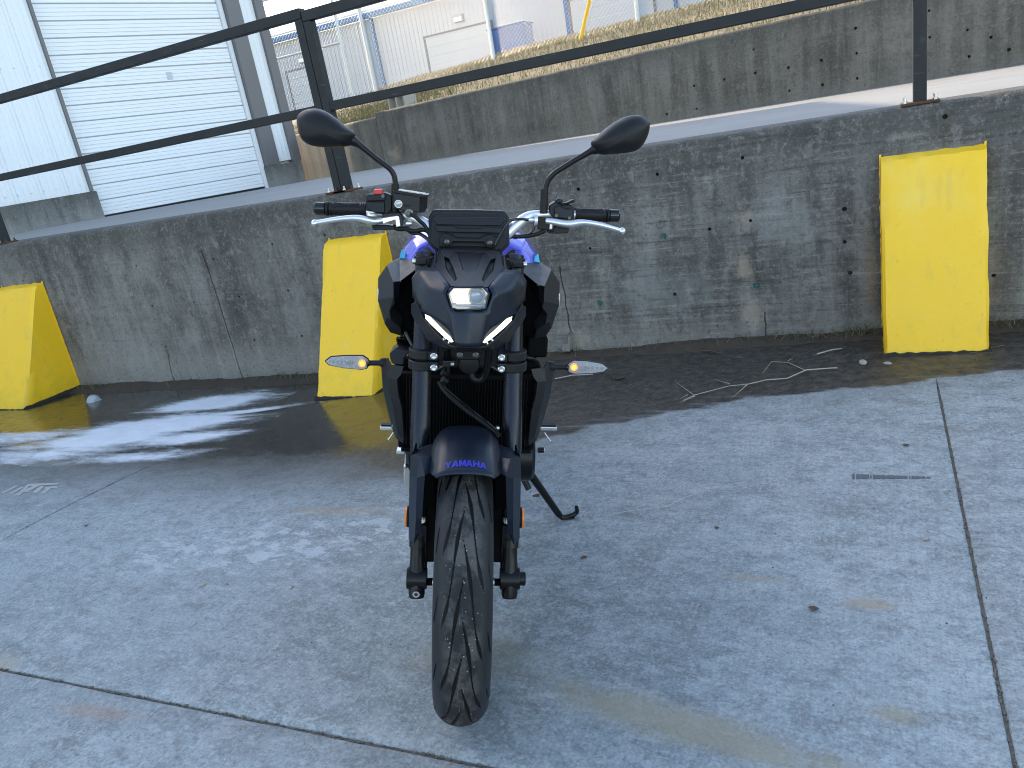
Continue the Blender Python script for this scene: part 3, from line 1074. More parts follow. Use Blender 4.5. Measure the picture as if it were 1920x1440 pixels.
# ------------------------------------------------------------------ near white building with roll-up door
dFv = Vector((.29787, .95461, 0)); nFv = Vector((.95461, -.29787, 0)); P0 = Vector((-9.30, 7.37, 0))


def fp(s, z, off=0.0):
    p = P0 + dFv * s + nFv * off
    return (p.x, p.y, z)


def fbox(mb, s0, s1, z0, z1, o0, o1):
    mb.prism([fp(s0, z0, o0), fp(s1, z0, o0), fp(s1, z0, o1), fp(s0, z0, o1)], [fp(s0, z1, o0), fp(s1, z1, o0), fp(s1, z1, o1), fp(s0, z1, o1)])
    return mb


bld = tag(empty('garage_building', tuple(P0)), 'white metal clad building with a tall white roll-up door behind the left handrail', 'building')


def bbuild(mb, name, mat, parent=bld, **kw):
    o = mb.build(name, mat, parent, **kw)
    if parent is bld: o.matrix_parent_inverse = bld.matrix_world.inverted() if False else Matrix.Translation(-P0)
    return o


def child_fix(o):
    o.matrix_parent_inverse = Matrix.Identity(4)
    return o


S_DOOR0, S_DOOR1, S_END = .02, 2.56, 3.25
EAVE, RIDGE_S = 6.15, -6.4
RAKE = .34
RIDGE = EAVE + (S_END - RIDGE_S) * RAKE


def gable(mb, pts, o0, o1):
    mb.prism([fp(s, z, o0) for s, z in pts], [fp(s, z, o1) for s, z in pts])
    return mb


# the mass of the building behind its cladding: a gable end rising to the left
mb = gable(MB(), [(-16.0, -.3), (S_END - .02, -.3), (S_END - .02, EAVE), (RIDGE_S, RIDGE), (-16.0, EAVE)], -14.0, -.20)
bbuild(mb, 'wall', M['siding'])
mb = gable(MB(), [(S_END + .12, EAVE - .04), (S_END + .12, EAVE + .06), (RIDGE_S, RIDGE + .12), (RIDGE_S, RIDGE + .01)], -14.1, .05)
bbuild(mb, 'roof', M['roof'])
mb = gable(MB(), [(-16.2, EAVE - .05), (-16.2, EAVE + .06), (RIDGE_S - .002, RIDGE + .12), (RIDGE_S - .002, RIDGE + .01)], -14.1, .05)
bbuild(mb, 'roof', M['roof'])
TOPC = 5.9
mb = MB(); mb.add([fp(s, z, -.13) for s, z in [(-15.9, TOPC + .25), (-5.2, TOPC), (S_END - .03, TOPC), (S_END - .03, EAVE - .03), (RIDGE_S, RIDGE - .02), (-15.9, EAVE - .03)]], [(0, 1, 2, 3, 4, 5)])
bbuild(mb, 'gable_cladding', M['siding'], solid=.006)
# cladding panels left of the door, each with its own ribs
def cladding(s0, s1, z0, z1, first=0):
    w = .305
    k = 0
    s = s1
    while s > s0 + .01:
        a = max(s0, s - w)
        prof = [(a, 0), (a + .012, .0)]
        n = 3
        pts = [(a + .001, .0), (a + .018, .022), (a + .040, .022), (a + .058, .0)]
        for q in (.11, .18, .245):
            if a + q + .03 < s: pts += [(a + q, .0), (a + q + .008, .006), (a + q + .022, .006), (a + q + .030, .0)]
        pts.append((s - .001, .0))
        mb = MB()
        lo = [fp(u, z0, -.10 + o) for u, o in pts]; hi = [fp(u, z1, -.10 + o) for u, o in pts]
        m_ = len(pts)
        mb.add(lo + hi, [(i, i + 1, m_ + i + 1, m_ + i) for i in range(m_ - 1)])
        bbuild(mb, 'cladding_panel', M['siding'], solid=.004)
        s = a
cladding(-5.2, -.052, 1.43, TOPC)
cladding(2.86, 3.12, 1.40, TOPC)
mb = MB(); fbox(mb, -15.9, -5.2, .0, TOPC + .24, -.14, -.10); bbuild(mb, 'cladding', M['siding'])
# siding screws
mb = MB()
for z in (1.53, 3.0, 4.4):
    for s in np.arange(-5.1, -.12, .15):
        p = fp(s, z, -.096); q = fp(s, z, -.086)
        mb.cyl(p, q, .008, 6)
bbuild(mb, 'screws', M['galv'], kind='stuff')
# plinths
mb = MB(); fbox(mb, -15.9, .0, -.34, 1.43, -.30, .0)
bbuild(mb, 'plinth', M['plinth'], bevel=.015)
mb = MB(); fbox(mb, 2.60, 3.24, .8, 1.36, -.30, .0)
bbuild(mb, 'plinth', M['plinth'], bevel=.015)
# trims
mb = MB(); fbox(mb, -.050, -.012, 1.432, TOPC, -.13, -.060); bbuild(mb, 'door_trim', M['grey_trim'], bevel=.003)
mb = MB(); fbox(mb, 2.62, 2.86, 1.362, TOPC, -.15, -.03); bbuild(mb, 'door_post', M['grey_trim'], bevel=.004)
mb = MB(); fbox(mb, 3.12, 3.27, 1.362, TOPC, -.15, -.035); bbuild(mb, 'corner_trim', M['grey_trim'], bevel=.004)
# roll-up door: sections of a hinged panel door
dz0, dz1 = 1.066, 4.6
door = bbuild(MB().add([fp(S_DOOR0, dz0, -.19), fp(S_DOOR1, dz0 - .045, -.19), fp(S_DOOR1, dz1, -.19), fp(S_DOOR0, dz1, -.19)], [(0, 1, 2, 3)]), 'rollup_door', M['pale_trim'], solid=.006)
sec = .2035
k = 0
z = dz0 + .035
while z < dz1:
    z1 = z + sec - .011
    prof = []
    n = 4
    for i in range(n):
        a = z + (z1 - z) * i / n; b = z + (z1 - z) * (i + 1) / n
        prof += [(a, .0 if i else -.010), (a + .005, .011), (b - .005, .011), (b - .0005, .0 if i < n - 1 else -.010)]
    m_ = len(prof)
    slope = -.030 * (1 - min(1, (z - dz0) / 3.5))
    lo = [fp(S_DOOR0 + .004, zz, -.178 + o) for zz, o in prof]; hi = [fp(S_DOOR1 - .004, zz + slope, -.178 + o) for zz, o in prof]
    mb = MB(); mb.add(lo + hi, [(i, i + 1, m_ + i + 1, m_ + i) for i in range(m_ - 1)])
    child_fix(mb.build('door_section', M['door_white'], door, solid=.004))
    z += sec
mb = MB(); mb.prism([fp(S_DOOR0, dz0, -.19), fp(S_DOOR1, dz0 - .045, -.19), fp(S_DOOR1, dz0 - .045, -.165), fp(S_DOOR0, dz0, -.165)], [fp(S_DOOR0, dz0 + .032, -.19), fp(S_DOOR1, dz0 + .002, -.19), fp(S_DOOR1, dz0 + .002, -.165), fp(S_DOOR0, dz0 + .032, -.165)])
child_fix(mb.build('door_gap_shade', M['dark_gap'], door))  # black strip painted in for the shade in the gap under the door
mb = MB(); p = (-9.0007, 8.8831, 2.7905)
P_ = Vector(p)
mb.box((0, 0, 0), (.010, .085, .10), None)
stk = mb.build('sticker', simple('faded_grey_sticker', (.50, .52, .57), .6), door, bevel=.002)
stk.location = P_; stk.rotation_euler = (0, 0, math.atan2(nFv.y, nFv.x))
mb = MB(); fbox(mb, S_DOOR0 - .030, S_DOOR0 - .001, 1.06, TOPC - .2, -.199, -.14); bbuild(mb, 'door_jamb', M['siding'], bevel=.003)
mb = MB(); fbox(mb, S_DOOR1 + .002, S_DOOR1 + .055, 1.0, TOPC - .2, -.199, -.11); bbuild(mb, 'door_jamb', M['siding'], bevel=.003)
mb = MB(); fbox(mb, -.010, 2.61, dz1, TOPC - .01, -.15, -.10); bbuild(mb, 'cladding', M['siding'])

# ------------------------------------------------------------------ chain link fence on the bank
FY = 13.5
fence = tag(empty('chain_link_fence', (-8, FY, 2.3)), 'galvanized chain link fence on the grass bank behind the brown wall', 'fence')


def fchild(mb, name, mat, **kw):
    o = mb.build(name, mat, fence, **kw)
    o.matrix_parent_inverse = Matrix.Translation((8, -FY, -2.3))
    return o


fz = lambda x: bank_z(x, FY)
posts = [(-8.6308, 13.5000, 3.1545), (-6.0604, 13.5000, 2.8417), (-3.4137, 13.5000, 2.6483)]
fx = [p[0] for p in posts]
fxs = sorted(fx + [fx[0] - 2.6, fx[2] + 2.7, fx[2] + 5.4, fx[2] + 8.1, fx[0] - 5.2])
for i, x in enumerate(fxs):
    mb = MB(); mb.cyl((x, FY + .04, fz(x) - .1), (x, FY + .04, 4.85), .033, 12)
    mb.ball((x, FY + .04, 4.86), .038, 10, 6)
    fchild(mb, 'post', M['galv'], smooth=True, angle=50)
mb = MB(); mb.cyl((fxs[0], FY + .04, 4.80), (fxs[-1], FY + .04, 4.80), .021, 10)
fchild(mb, 'top_rail', M['galv'], smooth=True, angle=50)
# woven wire: zig-zag wires, one mesh of bent wires
mb = MB()
pitch = .078
x0f, x1f = fxs[0], fxs[-1]
zlo, zhi = 2.25, 4.80
nseg = int((zhi - zlo) / (pitch / 2))
v, f = [], []
wr = .0023
x = x0f
col_i = 0
while x < x1f:
    rings = []
    for j in range(nseg + 1):
        xx = x + (pitch / 2 if (j + col_i) % 2 else 0)
        zz = zlo + j * pitch / 2 + (bank_z(x, FY) - 2.36) * (1 - j / nseg)
        yy = FY + (.002 if j % 2 else -.002)
        k = len(v)
        v += [(xx - wr, yy, zz), (xx + wr * .5, yy - wr, zz), (xx + wr * .5, yy + wr, zz)]
        rings.append(k)
    for a, b in zip(rings[:-1], rings[1:]):
        for q in range(3):
            f.append((a + q, a + (q + 1) % 3, b + (q + 1) % 3, b + q))
    x += pitch / 2
    # alternate columns lean the other way so that the wires cross
    rings = []
    x += 0
    col_i += 1
mb.v, mb.f = v, f
o = fchild(mb, 'wire_mesh', M['galv'], normals=False)
o['kind'] = 'stuff'
# gate panel at the left
gx0, gx1 = (-10.3677, 13.0000, 3.1884)[0], (-8.8149, 13.0000, 2.6235)[0]
gate = tag(empty('fence_gate', (gx0, 13.0, 2.3)), 'narrow chain link gate panel with a cross bar beside the white building corner', 'gate')
def gchild(mb, name, mat=M['galv'], **kw):
    o = mb.build(name, mat, gate, **kw); o.matrix_parent_inverse = Matrix.Translation((-gx0, -13.0, -2.3)); return o
for x in (gx0 - .6, gx1):
    mb = MB(); mb.cyl((x, 13.0, 2.2), (x, 13.0, 4.75), .028, 10); gchild(mb, 'gate_post', smooth=True, angle=50)
for z in (3.28, 4.30):
    mb = MB(); mb.cyl((gx0 - .6, 13.0, z), (gx1, 13.0, z), .020, 10); gchild(mb, 'gate_bar', smooth=True, angle=50)

# ------------------------------------------------------------------ guy wire with yellow guard
a, b = Vector((-4.1474, 12.6000, 2.3368)), Vector((-3.7431, 12.6000, 3.2705))
d = (b - a)
t = tag(empty('guy_wire_guard', tuple(a)), 'slanted bright yellow tubular guy wire guard in front of the chain link fence', 'pole guard')
low = a + d * ((bank_z(a.x, a.y) - a.z - .02) / d.z)
mb = MB(); mb.tube([Vector(low) - a, b + d * 1.2 - a], .030, 10); mb.build('guard_tube', M['sign_yellow'], t, smooth=True, angle=50)
mb = MB(); mb.tube([low - a + Vector((.012, .06, 0)), b + d * 4 - a + Vector((.2, .06, 0))], .008, 6); mb.build('guy_wire', M['galv'], t, smooth=True, angle=60)

# ------------------------------------------------------------------ cinder block on the wall
p = (-5.8365, 9.7531, 1.8139)
blk = MB()
L_, W_, H_ = .40, .20, .20
th = .03
for x0 in (-L_ / 2, -th / 2, L_ / 2 - th): blk.box2((x0, -W_ / 2 + th, 0), (x0 + th, W_ / 2 - th, H_))
for y0 in (-W_ / 2, W_ / 2 - th): blk.box2((-L_ / 2, y0, 0), (L_ / 2, y0 + th, H_))
blk.v = [(x, z - H_ / 2, y + .0) for x, y, z in blk.v]
cb = blk.build('cinder_block', M['cinder'], normals=False)
cb.location = (p[0], p[1], 1.905); cb.rotation_euler = (0, 0, R(-24))
cb.location.z = 1.79 + .10
tag(cb, 'small tan hollow concrete block lying on the grass at the wall end', 'block')

# ------------------------------------------------------------------ far warehouse
BY = 45.0
wh = tag(empty('warehouse', (-20, BY, 5.2)), 'long pale metal warehouse with blue gutter beyond the chain link fence', 'building')
def wchild(mb, name, mat, parent=wh, **kw):
    o = mb.build(name, mat, parent, **kw)
    if parent is wh: o.matrix_parent_inverse = Matrix.Translation((20, -BY, -5.2))
    return o
mb = MB(); mb.box2((-62, BY, 3.5), (30, BY + 20, 9.0)); wchild(mb, 'wall', M['far_siding'])
mb = MB(); mb.prism([(-62.4, BY - .35, 9.35), (30, BY - .35, 9.35), (30, BY + 10, 11.6), (-62.4, BY + 10, 11.6)], [(-62.4, BY - .35, 9.45), (30, BY - .35, 9.45), (30, BY + 10, 11.7), (-62.4, BY + 10, 11.7)]); wchild(mb, 'roof', M['roof'])
mb = MB(); mb.box2((-62.3, BY - .40, 9.0), (30, BY - .02, 9.33)); wchild(mb, 'gutter', M['blue_trim'], bevel=.03)
mb = MB()
for x in np.arange(-61.8, 29.5, .30): mb.box2((x, BY - .03, 4.0), (x + .05, BY - .002, 8.99))
o = wchild(mb, 'siding_ribs', M['far_siding']); o['kind'] = 'stuff'

for xd in [-31.95, -5.6]:
    pass
for (px0, px1, zt, zb) in [(-24.4, -20.0, 7.15, 4.6), (-15.0, -10.4, 7.25, 4.6), (-35.2, -32.9, 7.1, 4.6), (-5.5, -1.0, 7.25, 4.6)]:
    dr = wchild(MB().box2((px0, BY - .09, zb), (px1, BY - .031, zt)), 'dock_door', M['far_siding'])
    fr = MB()
    fr.box2((px0 - .14, BY - .13, zb), (px0, BY - .032, zt + .12)); fr.box2((px1, BY - .13, zb), (px1 + .14, BY - .032, zt + .12)); fr.box2((px0, BY - .13, zt), (px1, BY - .032, zt + .12))
    o = fr.build('door_frame', M['grey_trim'], dr); o.matrix_parent_inverse = Matrix.Identity(4)
    z = zb
    while z < zt - .3:
        o = MB().box2((px0 + .02, BY - .125, z + .02), (px1 - .02, BY - .091, z + .48)).build('door_panel', M['far_siding'], dr, bevel=.02)
        z += .5
for x in (-27.9, -15.2 + .0, -9.2, -43.0, 3.0):
    if x == -15.2: x = -15.25
    mb = MB(); mb.box2((x - .11, BY - .24, 4.5), (x + .11, BY - .04, 8.99)); wchild(mb, 'downspout', M['blue_trim'], bevel=.03)
for x, z in ((-21.9, 7.55), (-33.6, 7.45)):
    mb = MB(); mb.box2((x - .32, BY - .35, z), (x + .32, BY - .031, z + .42)); lt = wchild(mb, 'wall_light', M['pale_trim'], bevel=.04)
    MB().box2((x - .24, BY - .37, z + .05), (x + .24, BY - .351, z + .26)).build('lens', M['door_white'], lt)
# blue container
v0 = (-18.9919, 43.0000, 6.2172); v1 = (-16.9951, 43.0000, 6.2069); v2 = (-19.1349, 43.0000, 4.9561)
bx0, bx1 = v2[0] - .05, v2[0] + 2.15
bz0, bz1 = 4.75, 6.45
bc = tag(empty('waste_container', ((bx0 + bx1) / 2, 43.2, bz0)), 'blue lidded waste container standing by the pale warehouse wall', 'container')
mb = MB(); mb.box((0, 0, .95), (bx1 - bx0, 1.3, 1.5)); bdy = mb.build('body', M['blue_paint'], bc, bevel=.12, seg=3)
for i in range(4):
    MB().box((-.8 + i * .53, -.68, .95), (.09, .06, 1.2)).build('rib', M['blue_paint'], bdy, bevel=.015)
mb = MB(); mb.box((0, 0, 1.74), (bx1 - bx0 + .1, 1.4, .09)); mb.build('lid', M['blue_paint'], bc, bevel=.03)
mb = MB(); mb.box((0, 0, .10), (bx1 - bx0 - .1, 1.2, .2)); mb.build('skid', M['pale_trim'], bc)
# ------------------------------------------------------------------ motorcycle
def mat_tyre():
    m = NT('road_dusted_tyre_rubber')
    at = m.node('ShaderNodeAttribute', attribute_name='groove').outputs['Fac']
    x, y, z = m.xyz(m.obj())
    ax = m.math('ABSOLUTE', m.add(x, .003))
    centre = m.step(ax, .052, .020)
    n = m.noise(26, 6, .7, m.obj())
    col = m.mix(n, (.010, .0108, .0125), (.018, .0195, .022))
    dust = m.mul(centre, m.step(m.noise(16, 7, .72, m.obj()), .42, .62))
    col = m.mix(m.mul(dust, .8), col, (.082, .079, .075))
    low = m.step(z, .22, .05)
    col = m.mix(m.mul(m.mul(low, centre), m.mul(m.step(m.noise(24, 5, .7, m.obj()), .52, .66), .7)), col, (.10, .058, .034))
    spk = m.step(m.voro(120, m.obj()), .20, .10)
    col = m.mix(m.mul(m.mul(spk, centre), m.step(m.noise(34, 3, .6, m.obj()), .50, .57)), col, (.34, .34, .33))
    ticks = m.mul(m.step(m.noise(1, 2, .5, m.scale(m.obj(), (260, 16, 16))), .60, .66), m.mul(m.step(ax, .016, .012), m.step(m.noise(11, 2, .5, m.obj()), .5, .56)))
    col = m.mix(m.mul(ticks, .5), col, (.16, .17, .18))
    col = m.mix(m.step(at, .05, .55), col, (.0025, .0025, .003))
    return m.done(col, m.mix(centre, .45, .78), 0, m.bump(m.noise(420, 2, .6, m.obj()), .25, .001), Specular_IOR_Level=.28)


def mat_lens_bowl():
    m = NT('glowing_lamp_reflector')
    n = m.noise(40, 4, .6, m.obj())
    em = m.ramp(m.noise(26, 3, .6, m.obj()), [(.25, (.62, .66, .50)), (.5, (.86, .90, .76)), (.8, (.95, .97, .90))])
    return m.done((.5, .5, .45), .15, .3, None, Emission_Color=em, Emission_Strength=.24)


M['plastic'] = simple('black_textured_plastic', (.0075, .008, .009), .44, 0, .15, 60, .35, 900, spec=.26)
M['plastic_soft'] = simple('charcoal_matt_plastic', (.0105, .0115, .013), .40, 0, .1, 40, .25, 900, spec=.26)
M['navy'] = simple('satin_midnight_paint', (.0055, .0108, .021), .34, .2, .08, 20, .08, 1400, spec=.4)
M['satin_black'] = simple('satin_black_metal', (.0065, .0065, .0075), .34, .15, .1, 30, spec=.3)
M['fork'] = simple('anodised_dark_fork', (.016, .018, .024), .28, .6, .08, 25)
M['gloss_black'] = simple('gloss_black_plastic', (.005, .005, .006), .14, 0, .1, 30)
M['rubber'] = simple('black_grip_rubber', (.008, .008, .0085), .5, 0, .15, 60, .5, 500, spec=.25)
M['void'] = simple('recess_shade_black', (.0025, .0025, .003), .7, 0, .3, 20, spec=.1)  # near-black colour holds the shade between and behind parts
M['alu'] = simple('brushed_silver_aluminium', (.66, .67, .68), .32, .85, .06, 60, .1, 500)
M['bar'] = simple('satin_silver_handlebar', (.70, .71, .72), .34, .8, .05, 30)
M['chrome'] = simple('polished_bolt_steel', (.75, .75, .74), .18, 1.0, .05, 30)
M['dark_bolt'] = simple('dark_bolt_steel', (.12, .12, .12), .35, .8, .1, 50)
M['tank'] = simple('bright_violet_blue_paint', (.10, .105, .60), .24, .35, .05, 12, coat=.7)
M['cyan'] = simple('cyan_decal', (.05, .42, .72), .3, 0, .05, 20, coat=.4)
M['letter_blue'] = simple('royal_blue_lettering', (.016, .020, .34), .38)
M['red'] = simple('red_switch_plastic', (.62, .025, .03), .4)
M['amber'] = simple('amber_reflector', (.80, .20, .012), .25)
M['tyre'] = mat_tyre()
M['tyre_rear'] = simple('plain_tyre_rubber', (.022, .023, .025), .6, 0, .2, 30)
M['lamp'] = mat_lens_bowl()
M['lamp_hot'] = emitter('white_lamp_element', (.92, .98, 1.0), .34)
M['drl'] = emitter('white_light_guide', (.90, .97, 1.0), .60)
M['indicator'] = emitter('amber_bulb', (1.0, .36, .03), .75, (.8, .3, .05))
M['indicator_glow'] = emitter('amber_lit_bowl', (1.0, .30, .05), .26, (.75, .30, .12))
M['straw_pale'] = simple('bleached_straw', (.36, .36, .34), .9, 0, .2, 40)
M['straw'] = simple('dull_dead_straw', (.17, .13, .09), .9, 0, .3, 40)
M['clear'] = glassy('clear_lens', (.75, .78, .80), .10, .04)
M['smoke'] = glassy('smoked_lens', (.05, .055, .05), .10, .05, .85)
M['silver_bowl'] = simple('ribbed_silver_bowl', (.34, .34, .36), .25, .35, .3, 90)
M['lens_blue'] = simple('projector_glass', (.30, .36, .44), .08, .25, .2, 18)
M['mirror'] = simple('mirror_glass', (.85, .86, .88), .02, 1.0, .02, 5)
M['exhaust'] = simple('satin_grey_exhaust', (.45, .44, .42), .42, .7, .1, 20)
M['sight'] = simple('sight_glass', (.34, .40, .44), .1, .3, .2, 60)

bike = empty('motorcycle')
bike.matrix_world = Matrix([list(r) for r in ((0.877453, -0.444223, 0.180946, -0.959053), (0.435069, 0.895916, 0.089719, 1.321638), (-0.201967, 0.000000, 0.979392, 0.000000))] + [[0, 0, 0, 1]])
tag(bike, 'matt black and blue naked motorcycle facing the camera on its side stand', 'motorcycle')
XC = -.003
V3 = lambda p: Vector(p)
mir = lambda p: (2 * XC - p[0], p[1], p[2])


def symshell(pts, faces, half=False):
    """left-side points (keys starting with _ lie on the centre plane); faces as key strings; mirrored to the right"""
    mb = MB()
    keys = list(pts)
    L = [(XC, *pts[k][1:]) if k[0] == '_' else pts[k] for k in keys]
    ix = {k: i for i, k in enumerate(keys)}
    mb.v = [tuple(p) for p in L]
    mb.f = [tuple(ix[k] for k in f.split()) for f in faces]
    if not half: mb.mirror(XC)
    return mb


def pair(mb, name, mat, parent=bike, **kw):
    a = mb.build(name, mat, parent, **kw)
    b = mb.mirrored(XC).build(name, mat, parent, **kw)
    return a, b


def poly_prism(pts, back, shrink=1.0):
    """flat-ish outline given at its front, pushed straight back"""
    c = sum((Vector(p) for p in pts), Vector()) / len(pts)
    B = [c + (Vector(p) - c) * shrink + Vector((0, back, 0)) for p in pts]
    mb = MB(); mb.prism([tuple(p) for p in pts], [tuple(p) for p in B])
    return mb


def shift(p, dx=0, dy=0, dz=0): return (p[0] + dx, p[1] + dy, p[2] + dz)


# ---- wheels
def tyre(name, yc, zc, Rr, a, drop, mat, parent, grooves):
    nu, nv = (1300, 92) if grooves else (96, 20)
    th = np.linspace(-1.5, 1.5, nv)
    tx = a * np.sin(th); tr = Rr - drop * (1 - np.cos(th))
    rim_r = Rr - drop - .045
    X = np.concatenate([[-a * .70, -a * .84, -a * .97], tx, [a * .97, a * .84, a * .70]])
    Q = np.concatenate([[rim_r, rim_r + .010, rim_r + .028], tr, [rim_r + .028, rim_r + .010, rim_r]])
    ang = np.linspace(0, 2 * np.pi, nu, endpoint=False)
    A, XX = np.meshgrid(ang, X, indexing='ij')
    RR = np.broadcast_to(Q, A.shape).copy()
    G_ = np.zeros_like(A)
    if grooves:
        N = 13
        per = 2 * np.pi / N
        for side in (-1, 1):
            for k in range(N):
                st = k * per + (0 if side < 0 else per * .5)
                u = np.mod(A - st, 2 * np.pi)
                Lg = per * 1.72
                t = u / Lg
                on = (t < 1)
                c = side * (-.002 + .046 * np.power(np.clip(t, 0, 1), 1.12) + .003 * np.sin(t * 6))
                hw = .0010 + .0025 * np.exp(-((t - .30) / .13) ** 2) + .0021 * np.exp(-((t - .86) / .085) ** 2)
                hw = hw * np.clip(t / .10, 0, 1) * np.clip((1 - t) / .06, 0, 1)
                d = np.clip(1.6 - np.abs(XX - c) / np.maximum(hw, 1e-5) * 1.1, 0, 1) * on
                G_ = np.maximum(G_, d)
                # short shoulder sipe
                st2 = st + per * .25
                t2 = np.mod(A - st2, 2 * np.pi) / (per * .42)
                c2 = side * (.051 + .007 * t2)
                hw2 = .0011 * np.clip(t2 / .3, 0, 1) * np.clip((1 - t2) / .1, 0, 1)
                d2 = np.clip(1.6 - np.abs(XX - c2) / np.maximum(hw2, 1e-5) * 1.1, 0, 1) * (t2 < 1)
                G_ = np.maximum(G_, d2)
        RR = RR - G_ * .0045
    Pp = np.stack([XX + XC, yc - RR * np.sin(A), zc + RR * np.cos(A)], -1).reshape(-1, 3)
    m = len(X)
    i = np.arange(nu)[:, None]; j = np.arange(m - 1)[None, :]
    i2 = (i + 1) % nu
    F = np.stack([(i * m + j), (i * m + j + 1), (i2 * m + j + 1), (i2 * m + j)], -1).reshape(-1, 4)
    me = bpy.data.meshes.new(name)
    me.vertices.add(len(Pp)); me.vertices.foreach_set('co', Pp.astype(np.float32).ravel())
    me.loops.add(F.size); me.loops.foreach_set('vertex_index', F.ravel().astype(np.int32))
    me.polygons.add(len(F)); me.polygons.foreach_set('loop_start', (np.arange(len(F)) * 4).astype(np.int32))
    me.update(calc_edges=True)
    at = me.attributes.new('groove', 'FLOAT', 'POINT'); at.data.foreach_set('value', G_.astype(np.float32).ravel())
    me.polygons.foreach_set('use_smooth', [True] * len(me.polygons))
    me.materials.append(mat)
    o = bpy.data.objects.new(name, me); COL.objects.link(o); o.parent = parent
    return o


WZ, WR = .320, .318
mb = MB()
mb.lathe([(-.045, .05), (-.045, .028), (.045, .028), (.045, .05), (.02, .06), (-.02, .06)], (XC, 0, WZ), 'x', 28, True)
for k in range(5):
    a = 2 * math.pi * k / 5 + .3
    for s in (-.16, .16):
        p0 = Vector((XC, -.05 * math.sin(a), WZ + .05 * math.cos(a)))
        p1 = Vector((XC, -.212 * math.sin(a + s), WZ + .212 * math.cos(a + s)))
        mb.tube([p0, p1], [.016, .010], 8)
fw = mb.build('front_wheel', M['satin_black'], bike, smooth=True, angle=40)
MB().lathe([(-.048, .222), (-.048, .212), (-.03, .205), (.03, .205), (.048, .212), (.048, .222), (.03, .214), (-.03, .214)], (XC, 0, WZ), 'x', 64, True).build('rim', M['satin_black'], fw, smooth=True, angle=40)
tyre('tyre', 0, WZ, WR, .0625, .055, M['tyre'], fw, True)
for s in (-1, 1):
    MB().lathe([(-.0025, .149), (.0025, .149), (.0025, .112), (-.0025, .112)], (XC + s * .059, 0, WZ), 'x', 64, True).build('brake_disc', M['alu'], fw, smooth=True, angle=40)
    MB().lathe([(-.003, .010), (.003, .010)], (XC + s * .0715, 0, WZ), 'x', 20).build('axle_spacer', M['zinc'], fw, bevel=.001)
    MB().lathe([(-.01, .009), (.01, .009)], (XC + s * .083, 0, WZ), 'x', 16).build('axle', M['void'], fw)
RY_, RZ_ = 1.43, .325
mb = MB()
mb.lathe([(-.06, .06), (-.06, .03), (.06, .03), (.06, .06)], (XC, RY_, RZ_), 'x', 28, True)
for k in range(5):
    a = 2 * math.pi * k / 5
    mb.tube([(XC, RY_ - .05 * math.sin(a), RZ_ + .05 * math.cos(a)), (XC, RY_ - .212 * math.sin(a), RZ_ + .212 * math.cos(a))], [.02, .012], 8)
rw = mb.build('rear_wheel', M['satin_black'], bike, smooth=True, angle=40)
tyre('tyre', RY_, RZ_, .322, .088, .062, M['tyre_rear'], rw, False)
MB().lathe([(-.07, .217), (-.05, .208), (.05, .208), (.07, .217)], (XC, RY_, RZ_), 'x', 48).build('rim', M['satin_black'], rw, smooth=True, angle=40)
MB().lathe([(-.003, .12), (.003, .12), (.003, .08), (-.003, .08)], (XC - .10, RY_, RZ_), 'x', 40, True).build('brake_disc', M['alu'], rw)
MB().lathe([(-.005, .10), (.005, .10), (.005, .03), (-.005, .03)], (XC + .11, RY_, RZ_), 'x', 40, True).build('sprocket', M['dark_bolt'], rw)

# ---- front fork: two legs, clamps, calipers
FX = .111
def fork_y(z): return (z - .325) * .405 - .004


for s in (-1, 1):
    x = XC + s * FX
    mb = MB()
    P_ = lambda z, dy=0, dx=0: (x + dx, fork_y(z) + dy, z)
    mb.tube([P_(.60), P_(.615), P_(.70), P_(.71), P_(.80), P_(.83), P_(1.06)], [.0215, .0235, .0245, .0235, .0235, .0225, .0225], 28)
    leg = mb.build('fork_leg', M['fork'], bike, smooth=True, angle=40)
    MB().tube([P_(.40), P_(.60)], .0205, 24).build('inner_tube', M['satin_black'], leg, smooth=True, angle=40)
    MB().tube([P_(.4485), P_(.466)], .0222, 24).build('chrome_ring', M['chrome'], leg, smooth=True, angle=40)
    lo = MB()
    lo.tube([P_(.288), P_(.298), P_(.352), P_(.375), P_(.41), P_(.420), P_(.442), P_(.448)], [.0175, .0195, .0195, .0175, .0175, .0225, .0225, .020], 24)
    lo.tube([(x - .024, 0.0, .330), (x + .024, 0.0, .330)], .026, 20)
    # caliper lug and bracket behind the leg
    lo.box((x - s * .012, .055, .40), (.02, .07, .12))
    lw = lo.build('fork_bottom', M['satin_black'], leg, bevel=.002, angle=40)
    if s > 0:
        MB().tube([(x + .022, 0, .330), (x + .038, 0, .330)], .0165, 20).build('axle_nut', M['satin_black'], leg, bevel=.002)
    else:
        p = P_(.307, -.019)
        MB().lathe([(0, .0085), (-.004, .0085), (-.004, .0045), (.0, .0045)], (p[0], p[1], p[2]), 'y', 16).build('pinch_bolt', M['chrome'], leg, smooth=True, angle=30)
    # caliper, enlarged and coloured near-black for the shade beside the tyre
    cal = MB(); cal.box((x - s * .026, .085, .46), (.040, .07, .23), Matrix.Rotation(-.25, 3, 'X')); cal.box((x - s * .026, .05, .56), (.040, .05, .12), Matrix.Rotation(-.25, 3, 'X'))
    cal.build('brake_caliper', M['void'], bike, bevel=.010)
    # round side reflector seen edge-on, amber
    yr, zr = -.015, .470
    mb = MB(); mb.lathe([(-s * .010, .022), (s * .001, .0255), (s * .003, .0255)], (XC + s * .134, yr + .06, zr), 'x', 24)
    rf = mb.build('side_reflector', M['plastic'], bike, bevel=.0015)
    MB().lathe([(0, .0245), (s * .004, .0235), (s * .0055, .017)], (XC + s * .1372, yr + .06, zr), 'x', 24).build('amber_lens', M['amber'], rf, smooth=True, angle=40)

